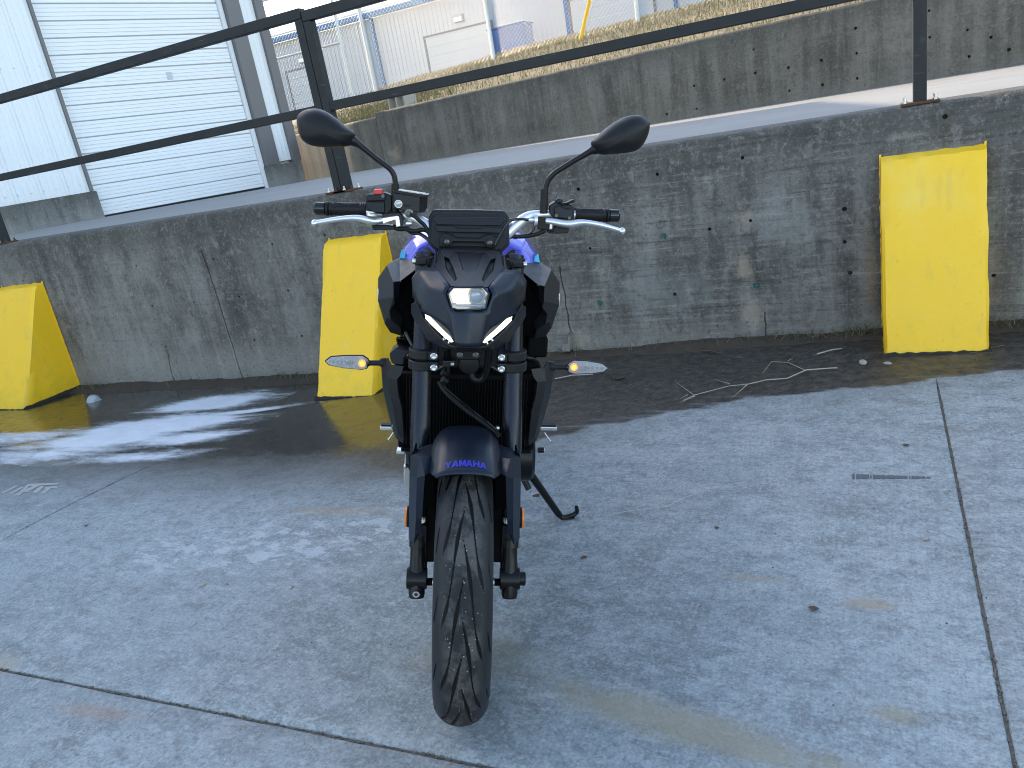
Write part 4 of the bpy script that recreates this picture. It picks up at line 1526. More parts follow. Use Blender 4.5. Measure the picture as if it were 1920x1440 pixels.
# lower clamp
zc = .822
yc = fork_y(zc)
mb = MB()
for s in (-1, 1):
    x = XC + s * FX
    for dz in (-.0205, .0045):
        mb.lathe([(0, .033), (.023, .033)], (x, yc + dz * .4, zc + dz - .003), 'z', 32)
        mb.box((x - s * .028, yc - .012, zc + dz + .0085), (.024, .045, .022))
mb.box((XC, yc + .035, zc), (.20, .05, .045))
lc = mb.build('lower_clamp', M['plastic_soft'], bike, bevel=.003)
for s in (-1, 1):
    for dz in (-.0145, .0145):
        x = XC + s * (FX - .030)
        MB().lathe([(0, .0085), (-.005, .0085), (-.006, .007), (-.006, .0042), (-.001, .0042)], (x, yc - .034, zc + dz), 'y', 18).build('clamp_bolt', M['chrome'], lc, smooth=True, angle=30)
# upper clamp with handlebar perch bolts
zu = 1.040
yu = fork_y(zu)
mb = MB()
for s in (-1, 1):
    mb.lathe([(0, .0262), (.024, .0262)], (XC + s * FX, yu, zu - .006), 'z', 28)
    mb.box((XC + s * (FX + .006), yu - .022, zu + .006), (.026, .022, .017))
mb.box((XC, yu + .035, zu + .006), (.18, .05, .022))
uc = mb.build('upper_clamp', M['satin_black'], bike, bevel=.004)
for s in (-1, 1):
    mb = MB(); mb.tube([(XC + s * (FX + .019), yu - .024, zu + .006), (XC + s * (FX + .029), yu - .024, zu + .006)], .0062, 14)
    mb.build('pinch_bolt', M['zinc'], uc, bevel=.002)
    MB().lathe([(0, .010), (.012, .0095), (.015, .006)], (XC + s * (FX - .008), yu - .005, zu + .014), 'z', 18).build('cap_nut', M['satin_black'], uc, bevel=.002)

# ---- front fender
def fend(a, t, off=0):
    """a: angle forward from the wheel top, t: -1..1 across the dome"""
    sec = [(0, .374), (.022, .3732), (.042, .3705), (.056, .365), (.066, .356), (.073, .346), (.0775, .334), (.080, .320)]
    q = abs(t) * (len(sec) - 1)
    i = min(int(q), len(sec) - 2); w = q - i
    xx = sec[i][0] * (1 - w) + sec[i + 1][0] * w
    rr = sec[i][1] * (1 - w) + sec[i + 1][1] * w
    k = 1 - .10 * max(0, -a) ** 1.5
    rr += off - .012 * max(0, a) ** 2
    # the front lip is cut level across: towards the sides it stops further round
    a = min(a, A_LIP - .40 * max(0, abs(t) - .5))
    xx = math.copysign(xx * k, t)
    return (XC + xx, -rr * math.sin(a), WZ + rr * math.cos(a))


A_LIP = .375
na, nt = 34, 44
v, f = [], []
for i in range(na + 1):
    a = A_LIP - (A_LIP + .95) * i / na
    for j in range(nt + 1):
        v.append(fend(a, -1 + 2 * j / nt))
for i in range(na):
    for j in range(nt):
        f.append((i * (nt + 1) + j, i * (nt + 1) + j + 1, (i + 1) * (nt + 1) + j + 1, (i + 1) * (nt + 1) + j))
mb = MB(); mb.v, mb.f = v, f
fender = mb.build('front_fender', M['navy'], bike, smooth=True, solid=.004, angle=180)
# shoulders and fork guards growing out of the dome and down the legs
g = {'A': fend(-.16, -.80, .001), 'B': fend(.09, -.80, .001), 'C': fend(.375, -.80, .001), 'D': (-0.1239, 0.0500, 0.6383), 'E': (-0.1243, -0.0250, 0.6570), 'F': (-0.1004, -0.0620, 0.6693), 'G': (-0.0910, -0.0920, 0.6427),
     'H': (-0.1249, -0.0450, 0.6185), 'I': (-0.1268, -0.0450, 0.5409), 'J': (-0.1269, -0.0420, 0.4599), 'T': (-0.1166, -0.0520, 0.4537), 'L': (-0.1022, -0.0700, 0.4916), 'N': (-0.0984, -0.0800, 0.5306), 'C2': fend(.375, -.92, .0),
     'P': (-0.1065, -0.0800, 0.6309), 'Q': (-0.1097, -0.0800, 0.5304), 'S': (-0.1126, -0.0700, 0.4842)}
g['E2'] = shift(g['E'], .006, .075); g['H2'] = shift(g['H'], .004, .06); g['I2'] = shift(g['I'], .004, .05); g['J2'] = shift(g['J'], .003, .045); g['D2'] = shift(g['D'], .004, .03, -.02)
g['G2'] = shift(g['G'], -.002, .045); g['N2'] = shift(g['N'], -.002, .04); g['L2'] = shift(g['L'], -.002, .035)
sh = symshell(g, ['A D E F B', 'B F G C', 'C G C2', 'F E H P', 'F P G', 'P H I Q', 'Q I J S', 'S J T', 'S T L', 'Q S L N', 'P Q N G', 'D D2 E2 E', 'E E2 H2 H', 'H H2 I2 I', 'I I2 J2 J', 'G N N2 G2', 'N L L2 N2'], True)
ga, gb = pair(sh, 'fork_guard', M['navy'], fender, bevel=.008, seg=3, solid=.004, angle=10)

# lettering on the fender lip
def strokes(letter):
    w = .26
    if letter == 'Y': return [[(0, 1), (.30, 1), (.5, .62), (.70, 1), (1, 1), (.64, .42), (.64, 0), (.36, 0), (.36, .42)]]
    if letter == 'A': return [[(0, 0), (.36, 1), (.64, 1), (1, 0), (.72, 0), (.66, .18), (.34, .18), (.28, 0)]]
    if letter == 'M': return [[(0, 0), (0, 1), (.30, 1), (.5, .45), (.70, 1), (1, 1), (1, 0), (.76, 0), (.76, .60), (.58, .08), (.42, .08), (.24, .60), (.24, 0)]]
    if letter == 'H': return [[(0, 0), (0, 1), (.28, 1), (.28, .62), (.72, .62), (.72, 1), (1, 1), (1, 0), (.72, 0), (.72, .38), (.28, .38), (.28, 0)]]
a_mid = 0.2946
TW, TH = .0885, .0205
word = 'YAMAHA'
adv = TW / len(word)
bm = bmesh.new()
for i, ch in enumerate(word):
    wch = adv * (.94 if ch != 'M' else 1.02)
    xl = -TW / 2 + adv * i
    for st in strokes(ch):
        ps = []
        for (u, w) in st:
            lx = xl + u * wch
            arc = -.0055 * ((lx / (TW / 2)) ** 2)
            hz = arc + (w - .5) * TH * (1 - .12 * abs(lx) / (TW / 2))
            # local surface: angle from height along the lip, lateral from x
            a = a_mid - hz / .372
            xx = lx + .0008
            # invert section for t by searching
            t = 0
            for _ in range(24):
                p = fend(a, t, .0032)
                t += (xx - (p[0] - XC)) * 6
            ps.append(bm.verts.new(fend(a, t, .0032)))
        bm.faces.new(ps)
        if ch == 'A':
            pass
bmesh.ops.triangulate(bm, faces=bm.faces)
me = bpy.data.meshes.new('lettering'); bm.to_mesh(me); bm.free(); me.materials.append(M['letter_blue'])
lt = bpy.data.objects.new('lettering', me); COL.objects.link(lt); lt.parent = fender
# counters of the letter A: small dark inlays of the fender colour
mbx = MB()
for i, ch in enumerate(word):
    if ch != 'A': continue
    xl = -TW / 2 + adv * i
    tri = []
    for (u, w) in [(.40, .36), (.60, .36), (.5, .70)]:
        lx = xl + u * adv * .94
        hz = -.0055 * ((lx / (TW / 2)) ** 2) + (w - .5) * TH
        a = a_mid - hz / .372; t = 0
        for _ in range(24):
            p = fend(a, t, .0036); t += (lx + .0008 - (p[0] - XC)) * 6
        tri.append(fend(a, t, .0036))
    mbx.add(tri, [(0, 1, 2)])
mbx.build('letter_counter', M['navy'], lt, normals=False)

# ---- headlight cowl
c = {'a': (-0.1188, 0.2150, 1.0375), 'b': (-0.0797, 0.2050, 1.0411), 'c': (-0.0465, 0.0980, 1.0182), 'd': (-0.0552, 0.0900, 1.0036), 'e': (-0.0428, 0.0700, 0.9725), 'f': (-0.1393, 0.2050, 1.0111),
     'g': (-0.1317, 0.1850, 0.9710), 'h': (-0.1139, 0.1400, 0.9515), 'i': (-0.0779, 0.0980, 0.9433), 'j': (-0.0486, 0.0700, 0.9269), 'k': (-0.0353, 0.0540, 0.9119), 'l': (-0.0288, 0.0460, 0.8940),
     '_m': (-0.0024, 0.0360, 0.8947), '_n': (-0.0041, 0.0550, 0.9763), 'q': (-0.0995, 0.1400, 1.0058), 'r': (-0.0784, 0.1050, 0.9745),
     'f2': (-0.1432, 0.2900, 1.0019), 'g2': (-0.1426, 0.2800, 0.9509), 'a2': (-0.1295, 0.3000, 1.0177), '_o': (-0.0032, 0.0420, 0.9331), 's': (-0.0370, 0.0560, 0.9336),
     'b2': (-0.1087, 0.3000, 1.0484)}
cowl = symshell(c, ['a b c q', 'q c d', 'a q g f', 'q d r', 'd e r', 'q r h g', 'r i h', 'r e j i', 'e s k j', 's l k', 'e _n _o s', 's _o _m l', 'f g g2 f2', 'a f f2 a2'])
co = cowl.build('headlight_cowl', M['navy'], bike, solid=.003, sub=2, crease=9)
# chin lip under the cowl
ch = symshell({'a': shift(c['l'], 0, .004, -.001), '_b': shift(c['_m'], 0, .004, -.001), 'c': (-0.0339, 0.0750, 0.8743), '_d': (-0.0023, 0.0700, 0.8764)}, ['a _b _d c'])
ch.build('chin_lip', M['plastic_soft'], co, solid=.004, bevel=.0015)

# side wings below the light strips
w = {'a': (-0.1372, 0.1650, 0.9612), 'b': (-0.1263, 0.1500, 0.9690), 'c': (-0.1143, 0.1460, 0.9492), 'd': (-0.1083, 0.1360, 0.9346), 'e': (-0.0880, 0.1120, 0.9160), 'f': (-0.0628, 0.0880, 0.8991), 'g': (-0.0454, 0.0700, 0.8895), 'h': (-0.0294, 0.0560, 0.8895),
     'i': (-0.0332, 0.0850, 0.8745), 'j': (-0.0636, 0.1150, 0.8725), 'k': (-0.0998, 0.1500, 0.8801), 'l': (-0.1063, 0.1550, 0.8945), 'm': (-0.1303, 0.1800, 0.9199), 'n': (-0.1384, 0.1800, 0.9363), 'p': (-0.1171, 0.1500, 0.9311)}
ws = symshell(w, ['a b c p n', 'p c d', 'n p d e m', 'm e l', 'l e f k', 'k f g j', 'j g h i'], True)
pair(ws, 'cowl_wing', M['plastic_soft'], bike, bevel=.005, seg=3, solid=.004, angle=10)

# daytime running strips
for s in (0, 1):
    out = [(-0.1117, 0.1500, 0.9483), (-0.0987, 0.1280, 0.9462), (-0.0783, 0.1080, 0.9395), (-0.0494, 0.0800, 0.9224), (-0.0364, 0.0640, 0.9073), (-0.0299, 0.0560, 0.8910), (-0.0455, 0.0740, 0.8909), (-0.0630, 0.0940, 0.9003), (-0.0883, 0.1180, 0.9174), (-0.1077, 0.1420, 0.9332)]
    if s: out = [mir(p) for p in out]
    mb = MB(); mb.add([shift(p, 0, .002) for p in out], [tuple(range(len(out)))])
    dl = mb.build('daytime_light', M['smoke'], bike, solid=.003)
    bk = MB(); bk.add([shift(p, 0, .022) for p in out], [tuple(range(len(out)))]); bk.build('housing', M['gloss_black'], dl, solid=.003)
    st = [(-0.1046, 0.1460, 0.9429), (-0.0928, 0.1320, 0.9414), (-0.0786, 0.1160, 0.9306), (-0.0585, 0.0980, 0.9162), (-0.0411, 0.0800, 0.9049), (-0.0356, 0.0720, 0.8983), (-0.0404, 0.0760, 0.8954), (-0.0533, 0.0900, 0.9000), (-0.0734, 0.1100, 0.9128), (-0.0914, 0.1300, 0.9239), (-0.1030, 0.1440, 0.9329)]
    if s: st = [mir(p) for p in st]
    g_ = poly_prism([shift(p, 0, -.004) for p in st], .006, .9); g_.build('light_guide', M['drl'], dl)
    for q in ((-0.0575, 0.0880, 0.8990), (-0.0457, 0.0780, 0.8940)):
        if s: q = mir(q)
        MB().ball(shift(q, 0, -.004), .0038, 8, 6).build('glint', M['chrome'], dl, smooth=True)

# headlight: frame, bowl, two projectors, clear cover
fr = [(-0.0403, 0.0880, 1.0189), (0.0302, 0.0880, 1.0208), (0.0427, 0.0840, 1.0081), (0.0352, 0.0640, 0.9777), (0.0216, 0.0600, 0.9759), (-0.0293, 0.0600, 0.9746), (-0.0415, 0.0640, 0.9762), (-0.0522, 0.0840, 1.0048)]
cf = sum((Vector(p) for p in fr), Vector()) / len(fr)
inn = [cf + (Vector(p) - cf) * .93 for p in fr]
mb = MB()
n = len(fr)
mb.add([shift(p, 0, -.004) for p in fr] + [shift(p, 0, -.005) for p in inn] + [shift(p, 0, .052) for p in inn], [(i, (i + 1) % n, (i + 1) % n + n, i + n) for i in range(n)] + [(i + n, (i + 1) % n + n, (i + 1) % n + 2 * n, i + 2 * n) for i in range(n)])
hl_ = mb.build('headlight', M['gloss_black'], bike, solid=.002)
mb = MB(); mb.add([shift(p, 0, .046) for p in inn], [tuple(range(n))]); mb.build('reflector_bowl', M['lamp'], hl_)
for (zx, r, hot) in (((-0.0243, 0.1060, 0.9937), .0200, True), ((0.0143, 0.1060, 0.9947), .0170, False)):
    q = zx
    mb = MB(); mb.lathe([(.014, r * 1.22), (.0, r * 1.18), (.0, r)], (q[0], q[1] + .0, q[2]), 'y', 28)
    bz = mb.build('bezel_ring', M['lamp'] if hot else M['silver_bowl'], hl_, smooth=True, angle=40)
    MB().ball((q[0], q[1] + .004, q[2]), r, 24, 12, (1, .45, 1)).build('projector_lens', M['lamp_hot'] if hot else M['lens_blue'], bz, smooth=True)
for q, sx in (((-0.0359, 0.0700, 0.9851), .010), ((-0.0159, 0.0660, 0.9817), .03), ((0.0121, 0.0660, 0.9819), .025), ((0.0296, 0.0700, 0.9885), .008), ((0.0280, 0.0820, 1.0110), .008)):
    MB().box(q, (sx, .004, .003)).build('lamp_baffle', M['silver_bowl'], hl_, bevel=.001)
mb = MB(); mb.add([shift(p, 0, -.002) for p in inn], [tuple(range(n))]); mb.build('clear_cover', M['clear'], hl_, solid=.002)

# forehead panel above the headlight with two scoops
def fy(zy): return .315 - (zy - 620) / (1045 - 620) * .205
def F8(p, d=0.0): return p
u = {'a': (-0.0744, 0.3160, 1.0669), 'b': (-0.0380, 0.3180, 1.0647), '_c': (-0.0062, 0.3180, 1.0652), 'd': (-0.0875, 0.2500, 1.0387), 'e': (-0.0451, 0.1080, 1.0160), 'f': (-0.0303, 0.1250, 1.0221), 'g': (-0.0189, 0.1900, 1.0369), '_h': (-0.0048, 0.1800, 1.0342),
     '_i': (-0.0040, 0.1020, 1.0171), 'j': (-0.0668, 0.2850, 1.0545), 'k': (-0.0536, 0.2770, 1.0524), 'l': (-0.0392, 0.2050, 1.0374), 'm': (-0.0305, 0.1420, 1.0258), 'n': (-0.0357, 0.1300, 1.0226), 'o': (-0.0595, 0.2100, 1.0360),
     'k2': (-0.0540, 0.2920, 1.0500), 'l2': (-0.0419, 0.2350, 1.0322), 'j2': (-0.0659, 0.3000, 1.0518), 'o2': (-0.0578, 0.2350, 1.0318), 'n2': (-0.0360, 0.1450, 1.0212),
     'b3': (-0.0348, 0.3180, 1.0610), '_c3': (-0.0061, 0.3180, 1.0618), 'g3': (-0.0178, 0.1980, 1.0376), '_h3': (-0.0049, 0.1880, 1.0353), 'p': (-0.0830, 0.2850, 1.0498)}
fp_ = symshell(u, ['a p j', 'p d o j', 'd e n o', 'a j k b', 'b k l m g', 'm f g', 'n e f m', 'g f e _i _h', 'j j2 k2 k', 'k k2 l2 l', 'l l2 n2 m', 'm n2 n', 'j o o2 j2', 'o n n2 o2', 'j2 o2 l2 k2', 'o2 n2 l2',
                   'b b3 _c3 _c', 'b g g3 b3', 'g _h _h3 g3', 'b3 g3 _h3 _c3'])
fo = fp_.build('forehead_panel', M['plastic_soft'], bike, bevel=.004, seg=3, solid=.003, angle=10)
# raised lip between panel and display
mb = poly_prism([(-0.0745, 0.3180, 1.0670), (-0.0833, 0.2900, 1.0532), (-0.0768, 0.3600, 1.0729), (-0.0728, 0.3400, 1.0694)], .02)
lip = symshell({'a': (-0.0743, 0.3140, 1.0667), '_b': (-0.0062, 0.3160, 1.0655), 'c': (-0.0662, 0.3350, 1.0690), 'd': (-0.0355, 0.3450, 1.0737), '_e': (-0.0065, 0.3450, 1.0745)}, ['a _b _e d c'])
lip.build('panel_brow', M['plastic_soft'], fo, solid=.003, bevel=.002)
# side flanks between panel and clamp
fl = symshell({'a': (-0.1149, 0.3300, 1.0696), 'b': (-0.1058, 0.3000, 1.0751), 'c': (-0.0852, 0.2850, 1.0613), 'd': (-0.0873, 0.2450, 1.0385), 'e': (-0.0929, 0.2350, 1.0359), 'f': (-0.1024, 0.2600, 1.0366), 'g': (-0.1120, 0.3100, 1.0451)}, ['a b c d e f g'], True)
pair(fl, 'cowl_flank', M['plastic_soft'], bike, solid=.006, bevel=.003)

# ---- instrument display
yd = .385
o8 = [(400, 215), (455, 143), (860, 146), (1268, 158), (1340, 222), (1352, 560), (1252, 660), (860, 655), (482, 640), (388, 545)]
def d8(lst, y): return [Vector(P) + Vector((0, y - .38, 0)) for P in lst]
outl = [(-0.1094, 0.3800, 1.1432), (-0.0979, 0.3850, 1.1583), (-0.0084, 0.3850, 1.1606), (0.0815, 0.3850, 1.1609), (0.0941, 0.3800, 1.1482), (0.0981, 0.3550, 1.0788), (0.0760, 0.3480, 1.0572), (-0.0062, 0.3480, 1.0563), (-0.0880, 0.3480, 1.0560), (-0.1108, 0.3550, 1.0758)]
mb = poly_prism(outl, .035, .97)
disp = mb.build('instrument_display', M['plastic'], bike, bevel=.005, seg=3)
cd = sum((Vector(p) for p in outl), Vector()) / len(outl)
rim_ = [cd + (Vector(p) - cd) * .985 for p in outl]
def layer(pts, up, back, name, mat, parent, bevel=.003):
    mb = poly_prism([shift(p, 0, -up) for p in pts], back); return mb.build(name, mat, parent, bevel=bevel)
l1 = [(-0.1026, 0.3750, 1.1374), (-0.0942, 0.3780, 1.1460), (0.0773, 0.3780, 1.1493), (0.0877, 0.3750, 1.1400), (0.0901, 0.3530, 1.0832), (0.0746, 0.3460, 1.0648), (-0.0858, 0.3460, 1.0635), (-0.1038, 0.3530, 1.0795)]
layer(l1, .006, .010, 'back_cover', M['plastic'], disp, .004)
layer([(-0.1006, 0.3760, 1.1386), (-0.0959, 0.3780, 1.1424), (0.0796, 0.3780, 1.1458), (0.0851, 0.3760, 1.1423), (0.0724, 0.3700, 1.1255), (-0.0873, 0.3700, 1.1231)], .011, .012, 'upper_band', M['plastic_soft'], disp, .004)
layer([(-0.0919, 0.3680, 1.1223), (-0.0425, 0.3680, 1.1222), (-0.0381, 0.3660, 1.1172), (0.0223, 0.3660, 1.1184), (0.0281, 0.3680, 1.1222), (0.0785, 0.3680, 1.1227), (0.0727, 0.3620, 1.1077), (0.0229, 0.3620, 1.1083), (-0.0378, 0.3620, 1.1070), (-0.0858, 0.3620, 1.1071)], .013, .014, 'rib', M['plastic_soft'], disp, .004)
br = layer([(-0.0801, 0.3570, 1.0942), (-0.0700, 0.3610, 1.1055), (-0.0524, 0.3600, 1.1026), (-0.0382, 0.3570, 1.0948), (0.0210, 0.3570, 1.0956), (0.0355, 0.3600, 1.1042), (0.0532, 0.3610, 1.1057), (0.0647, 0.3570, 1.0952), (0.0625, 0.3500, 1.0742), (0.0475, 0.3480, 1.0706), (0.0299, 0.3530, 1.0857), (-0.0455, 0.3530, 1.0845), (-0.0645, 0.3480, 1.0696), (-0.0792, 0.3500, 1.0721)], .016, .018, 'mount_bracket', M['plastic'], disp, .004)
for q in ((-0.0611, 0.3450, 1.0848), (0.0457, 0.3450, 1.0855)):
    q = shift(q, 0, -.010)
    MB().lathe([(.004, .0125), (-.004, .0125), (-.005, .011)], q, 'y', 24).build('grommet', M['rubber'], br, smooth=True, angle=40)
    MB().lathe([(-.004, .0075), (-.008, .0065), (-.0095, .003), (-.007, .002)], q, 'y', 18).build('bolt', M['dark_bolt'], br, smooth=True, angle=40)
MB().box((cd.x, cd.y + .02, cd.z + .005), (.14, .01, .08)).build('screen', M['gloss_black'], disp)
st_ = symshell({'a': (-0.0765, 0.3520, 1.0740), 'b': (-0.0719, 0.3180, 1.0620), 'c': (-0.0881, 0.2620, 1.0388), 'd': (-0.0815, 0.3450, 1.0642)}, ['a b c d'], True)
pair(st_, 'stay', M['plastic'], disp, solid=.005)

# ---- handlebar and controls
bl, brr = (-0.3904, 0.4350, 1.1468), (0.3830, 0.4350, 1.1523)
path = [bl, (-0.2678, 0.4250, 1.1436), (-0.2054, 0.4150, 1.1398), (-0.1569, 0.4050, 1.1383), (-0.1153, 0.3920, 1.1208), (-0.0943, 0.3820, 1.0957), (XC - .06, .385, 1.085), (XC + .06, .385, 1.085), (0.0766, 0.3820, 1.0874), (0.1116, 0.3920, 1.1225), (0.1403, 0.4050, 1.1464), (0.1754, 0.4150, 1.1519), (0.2433, 0.4250, 1.1530), brr]
rad = [.011, .011, .011, .0115, .0145, .0145, .0145, .0145, .0145, .0145, .0135, .0115, .011, .011]
mb = MB(); mb.tube(path, rad, 18, smooth=2)
hb = mb.build('handlebar', M['bar'], bike, smooth=True, angle=60)
mb = MB()
for s in (-1, 1): mb.box((XC + s * .055, .40, 1.065), (.03, .05, .07))
mb.build('bar_clamp', M['satin_black'], hb, bevel=.004)
# grips
def grip(a, b, collar):
    a, b = Vector(a), Vector(b)
    n = 40
    mb = MB()
    pts, rr = [], []
    for i in range(n + 1):
        t = i / n
        pts.append(a.lerp(b, t))
        r = .0158 + .0012 * math.sin(t * math.pi)
        if t < .06: r = .0185
        elif t < .09: r = .0150
        elif t < .13: r = .0182
        elif t > .86: r = .0172 + .0008 * (i % 2)
        rr.append(r)
    mb.tube(pts, rr, 24)
    o = mb.build('grip', M['rubber'], bike, smooth=True, angle=25)
    # raised moulded line
    d = (b - a).normalized()
    up = Vector((0, -.7, .7)); up = (up - d * up.dot(d)).normalized(); sd = d.cross(up)
    for k in range(2):
        z = []
        for i in range(9):
            t = .2 + .62 * i / 8
            ph = (-.5 + .9 * ((i % 9) / 8)) * (1 if k == 0 else -1) + (.25 if 3 < i < 6 else 0)
            z.append(a.lerp(b, t) + (up * math.cos(ph) + sd * math.sin(ph)) * .0168)
        MB().tube(z, .0011, 6).build('moulded_line', M['rubber'], o)
    mb = MB(); mb.tube([a - d * .0005, a - d * .003, a - d * .026, a - d * .030], [.0125, .0165, .0165, .0135], 24)
    mb.build('bar_end', M['gloss_black'], o, smooth=True, angle=30)
grip((-0.3754, 0.4350, 1.1473), (-0.2708, 0.4280, 1.1486), 1)
grip((0.3574, 0.4350, 1.1529), (0.2689, 0.4280, 1.1536), 1)

# right-hand controls (left in the picture): switch block, reservoir, lever
sw = poly_prism([(-0.2707, 0.4050, 1.1845), (-0.2650, 0.4050, 1.1908), (-0.2222, 0.4050, 1.1947), (-0.2084, 0.4050, 1.1902), (-0.2034, 0.4050, 1.1842), (-0.2043, 0.3980, 1.1549), (-0.2168, 0.3950, 1.1398), (-0.2446, 0.3950, 1.1427), (-0.2570, 0.3950, 1.1486), (-0.2701, 0.3950, 1.1481)], .055, .9)
so = sw.build('switch_housing', M['plastic'], bike, bevel=.004, seg=2)
layer([(-0.2648, 0.4000, 1.1715), (-0.2219, 0.4000, 1.1729), (-0.2216, 0.3930, 1.1461), (-0.2468, 0.3930, 1.1453), (-0.2644, 0.3950, 1.1558)], .005, .01, 'housing_cover', M['plastic_soft'], so, .003)
layer([(-0.2670, 0.4010, 1.1886), (-0.2223, 0.4010, 1.1918), (-0.2188, 0.3990, 1.1755), (-0.2671, 0.3990, 1.1722)], .004, .01, 'switch_face', M['plastic'], so, .003)
q = (-0.2251, 0.3920, 1.1870); MB().lathe([(0, .0042), (-.003, .0042), (-.003, .002), (-.001, .002)], q, 'y', 14).build('screw', M['dark_bolt'], so)
kb = poly_prism([(-0.2497, 0.4050, 1.2012), (-0.2296, 0.4050, 1.2026), (-0.2268, 0.4050, 1.1896), (-0.2504, 0.4050, 1.1889)], .022); kb.build('kill_switch', M['red'], so, bevel=.0025)
rs = poly_prism([(-0.1987, 0.3850, 1.1982), (-0.1312, 0.3850, 1.1906), (-0.1326, 0.3780, 1.1487), (-0.1572, 0.3780, 1.1496), (-0.1997, 0.3780, 1.1582)], .060, .95)
ro = rs.build('brake_reservoir', M['plastic_soft'], bike, bevel=.004)
layer([(-0.1988, 0.3860, 1.2035), (-0.1100, 0.3860, 1.1932), (-0.1109, 0.3850, 1.1888), (-0.1309, 0.3840, 1.1867), (-0.1986, 0.3840, 1.1968)], .001, .062, 'reservoir_cap', M['satin_black'], ro, .003)
ext = MB(); ext.prism([(-0.1326, 0.3860, 1.1900), (-0.1144, 0.4300, 1.1857), (-0.1159, 0.4250, 1.1578), (-0.1233, 0.4200, 1.1466), (-0.1334, 0.3790, 1.1486)], [(-0.1356, 0.4320, 1.1863), (-0.1184, 0.4450, 1.1844), (-0.1196, 0.4450, 1.1559), (-0.1258, 0.4400, 1.1459), (-0.1375, 0.4400, 1.1425)]); ext.build('reservoir_side', M['plastic'], ro, bevel=.002)
q = (-0.1850, 0.3770, 1.1703)
MB().lathe([(.002, .0098), (-.003, .0098), (-.003, .0082), (-.001, .0082)], q, 'y', 24).build('sight_ring', M['zinc'], ro, smooth=True, angle=30)
MB().lathe([(.002, .0085), (-.002, .0080), (-.0035, .004)], q, 'y', 20).build('sight_glass', M['sight'], ro, smooth=True, angle=60)
# embossed level marks beside the sight glass
mb = MB()
for i in range(4):
    q2 = shift((-0.1706, 0.3775, 1.1673), i * .0041); mb.box(q2, (.0022, .0012, .0044))
q2 = (-0.1641, 0.3775, 1.1675); mb.box(q2, (.0016, .0012, .001))
mb.build('embossed_mark', M['plastic'], ro)
# pale print on the cap
mb = MB()
for i in range(9):
    for j in range(2):
        t = .16 + .7 * i / 8
        p = Vector((-0.1988, 0.3860, 1.2035)).lerp(Vector((-0.1100, 0.3860, 1.1932)), t)
        mb.box((p.x, p.y + .018 + j * .016, p.z + .0011), (.0065, .006, .0006))
mb.build('cap_print', M['zinc'], ro)
bj = (-0.1580, 0.3720, 1.1485)
MB().lathe([(.012, .011), (-.004, .011), (-.005, .0065), (-.002, .006)], bj, 'y', 20).build('banjo_bolt', M['dark_bolt'], ro, smooth=True, angle=30)
pc = poly_prism([(-0.2288, 0.3900, 1.1437), (-0.1859, 0.3900, 1.1488), (-0.1759, 0.3900, 1.1416), (-0.1744, 0.3860, 1.1171), (-0.1859, 0.3860, 1.1112), (-0.1960, 0.3880, 1.1287), (-0.2277, 0.3900, 1.1338)], .03); pc.build('lever_perch', M['satin_black'], bike, bevel=.003)
lv = MB(); lv.tube([(-0.3970, 0.3750, 1.1174), (-0.3808, 0.3730, 1.1191), (-0.3515, 0.3700, 1.1258), (-0.3162, 0.3680, 1.1315), (-0.2863, 0.3680, 1.1335), (-0.2643, 0.3700, 1.1285), (-0.2449, 0.3740, 1.1242), (-0.2267, 0.3800, 1.1274)], [.0075, .0062, .0066, .0070, .0078, .0092, .0085, .008], 12, smooth=2)
lv.v = [(x, y, z) for x, y, z in lv.v]
lo_ = lv.build('brake_lever', M['alu'], bike, smooth=True, angle=60)
MB().ball((-0.3948, 0.3740, 1.1160), .0092, 16, 10).build('lever_ball', M['alu'], lo_, smooth=True)
layer([(-0.2352, 0.3780, 1.1323), (-0.1878, 0.3820, 1.1408), (-0.1840, 0.3820, 1.1385), (-0.1808, 0.3800, 1.1138), (-0.1916, 0.3800, 1.1117), (-0.1940, 0.3800, 1.1296), (-0.2279, 0.3780, 1.1176), (-0.2377, 0.3760, 1.1187)], .0, .012, 'lever_arm', M['alu'], lo_, .002)
MB().lathe([(0, .013), (.004, .013), (.006, .010)], (-0.2506, 0.3720, 1.1396), 'z', 20).build('adjuster', M['alu'], lo_, smooth=True, angle=40)
bx = poly_prism([(-0.2557, 0.3950, 1.1135), (-0.2222, 0.3950, 1.1158), (-0.1969, 0.3950, 1.1128), (-0.1992, 0.3920, 1.1035), (-0.2521, 0.3920, 1.1009)], .03); bx.build('switch_box', M['plastic'], bike, bevel=.003)
# cables on that side
def hose(name, pts, r, mat, n=10, parent=bike): return MB().tube(pts, r, n, smooth=2).build(name, mat, parent, smooth=True, angle=80)
hose('brake_hose', [(-0.1553, 0.3700, 1.1468), (-0.1439, 0.3680, 1.1424), (-0.1315, 0.3700, 1.1302), (-0.1167, 0.3750, 1.1176), (XC - .08, .37, 1.05), (XC - .05, .33, .98), (XC - .03, .30, .90)], .0052, M['rubber'])
hose('switch_cable', [(-0.2025, 0.4000, 1.1121), (-0.1872, 0.4000, 1.1037), (-0.1715, 0.3950, 1.1086), (-0.1584, 0.3900, 1.1032), (-0.1404, 0.3880, 1.1028), (-0.1135, 0.3850, 1.1103), (XC - .06, .36, 1.06)], .0062, M['rubber'])
hose('throttle_cable', [(-0.2061, 0.4100, 1.1083), (-0.1852, 0.4050, 1.1019), (-0.1668, 0.4000, 1.1056), (-0.1539, 0.3980, 1.0948), (-0.1280, 0.3930, 1.0975), (XC - .07, .36, 1.05)], .0046, M['gloss_black'])
MB().ball((-0.1616, 0.4000, 1.1197), .011, 10, 8, (1, .6, .8)).build('cable_clip', M['zinc'], bike, smooth=True)

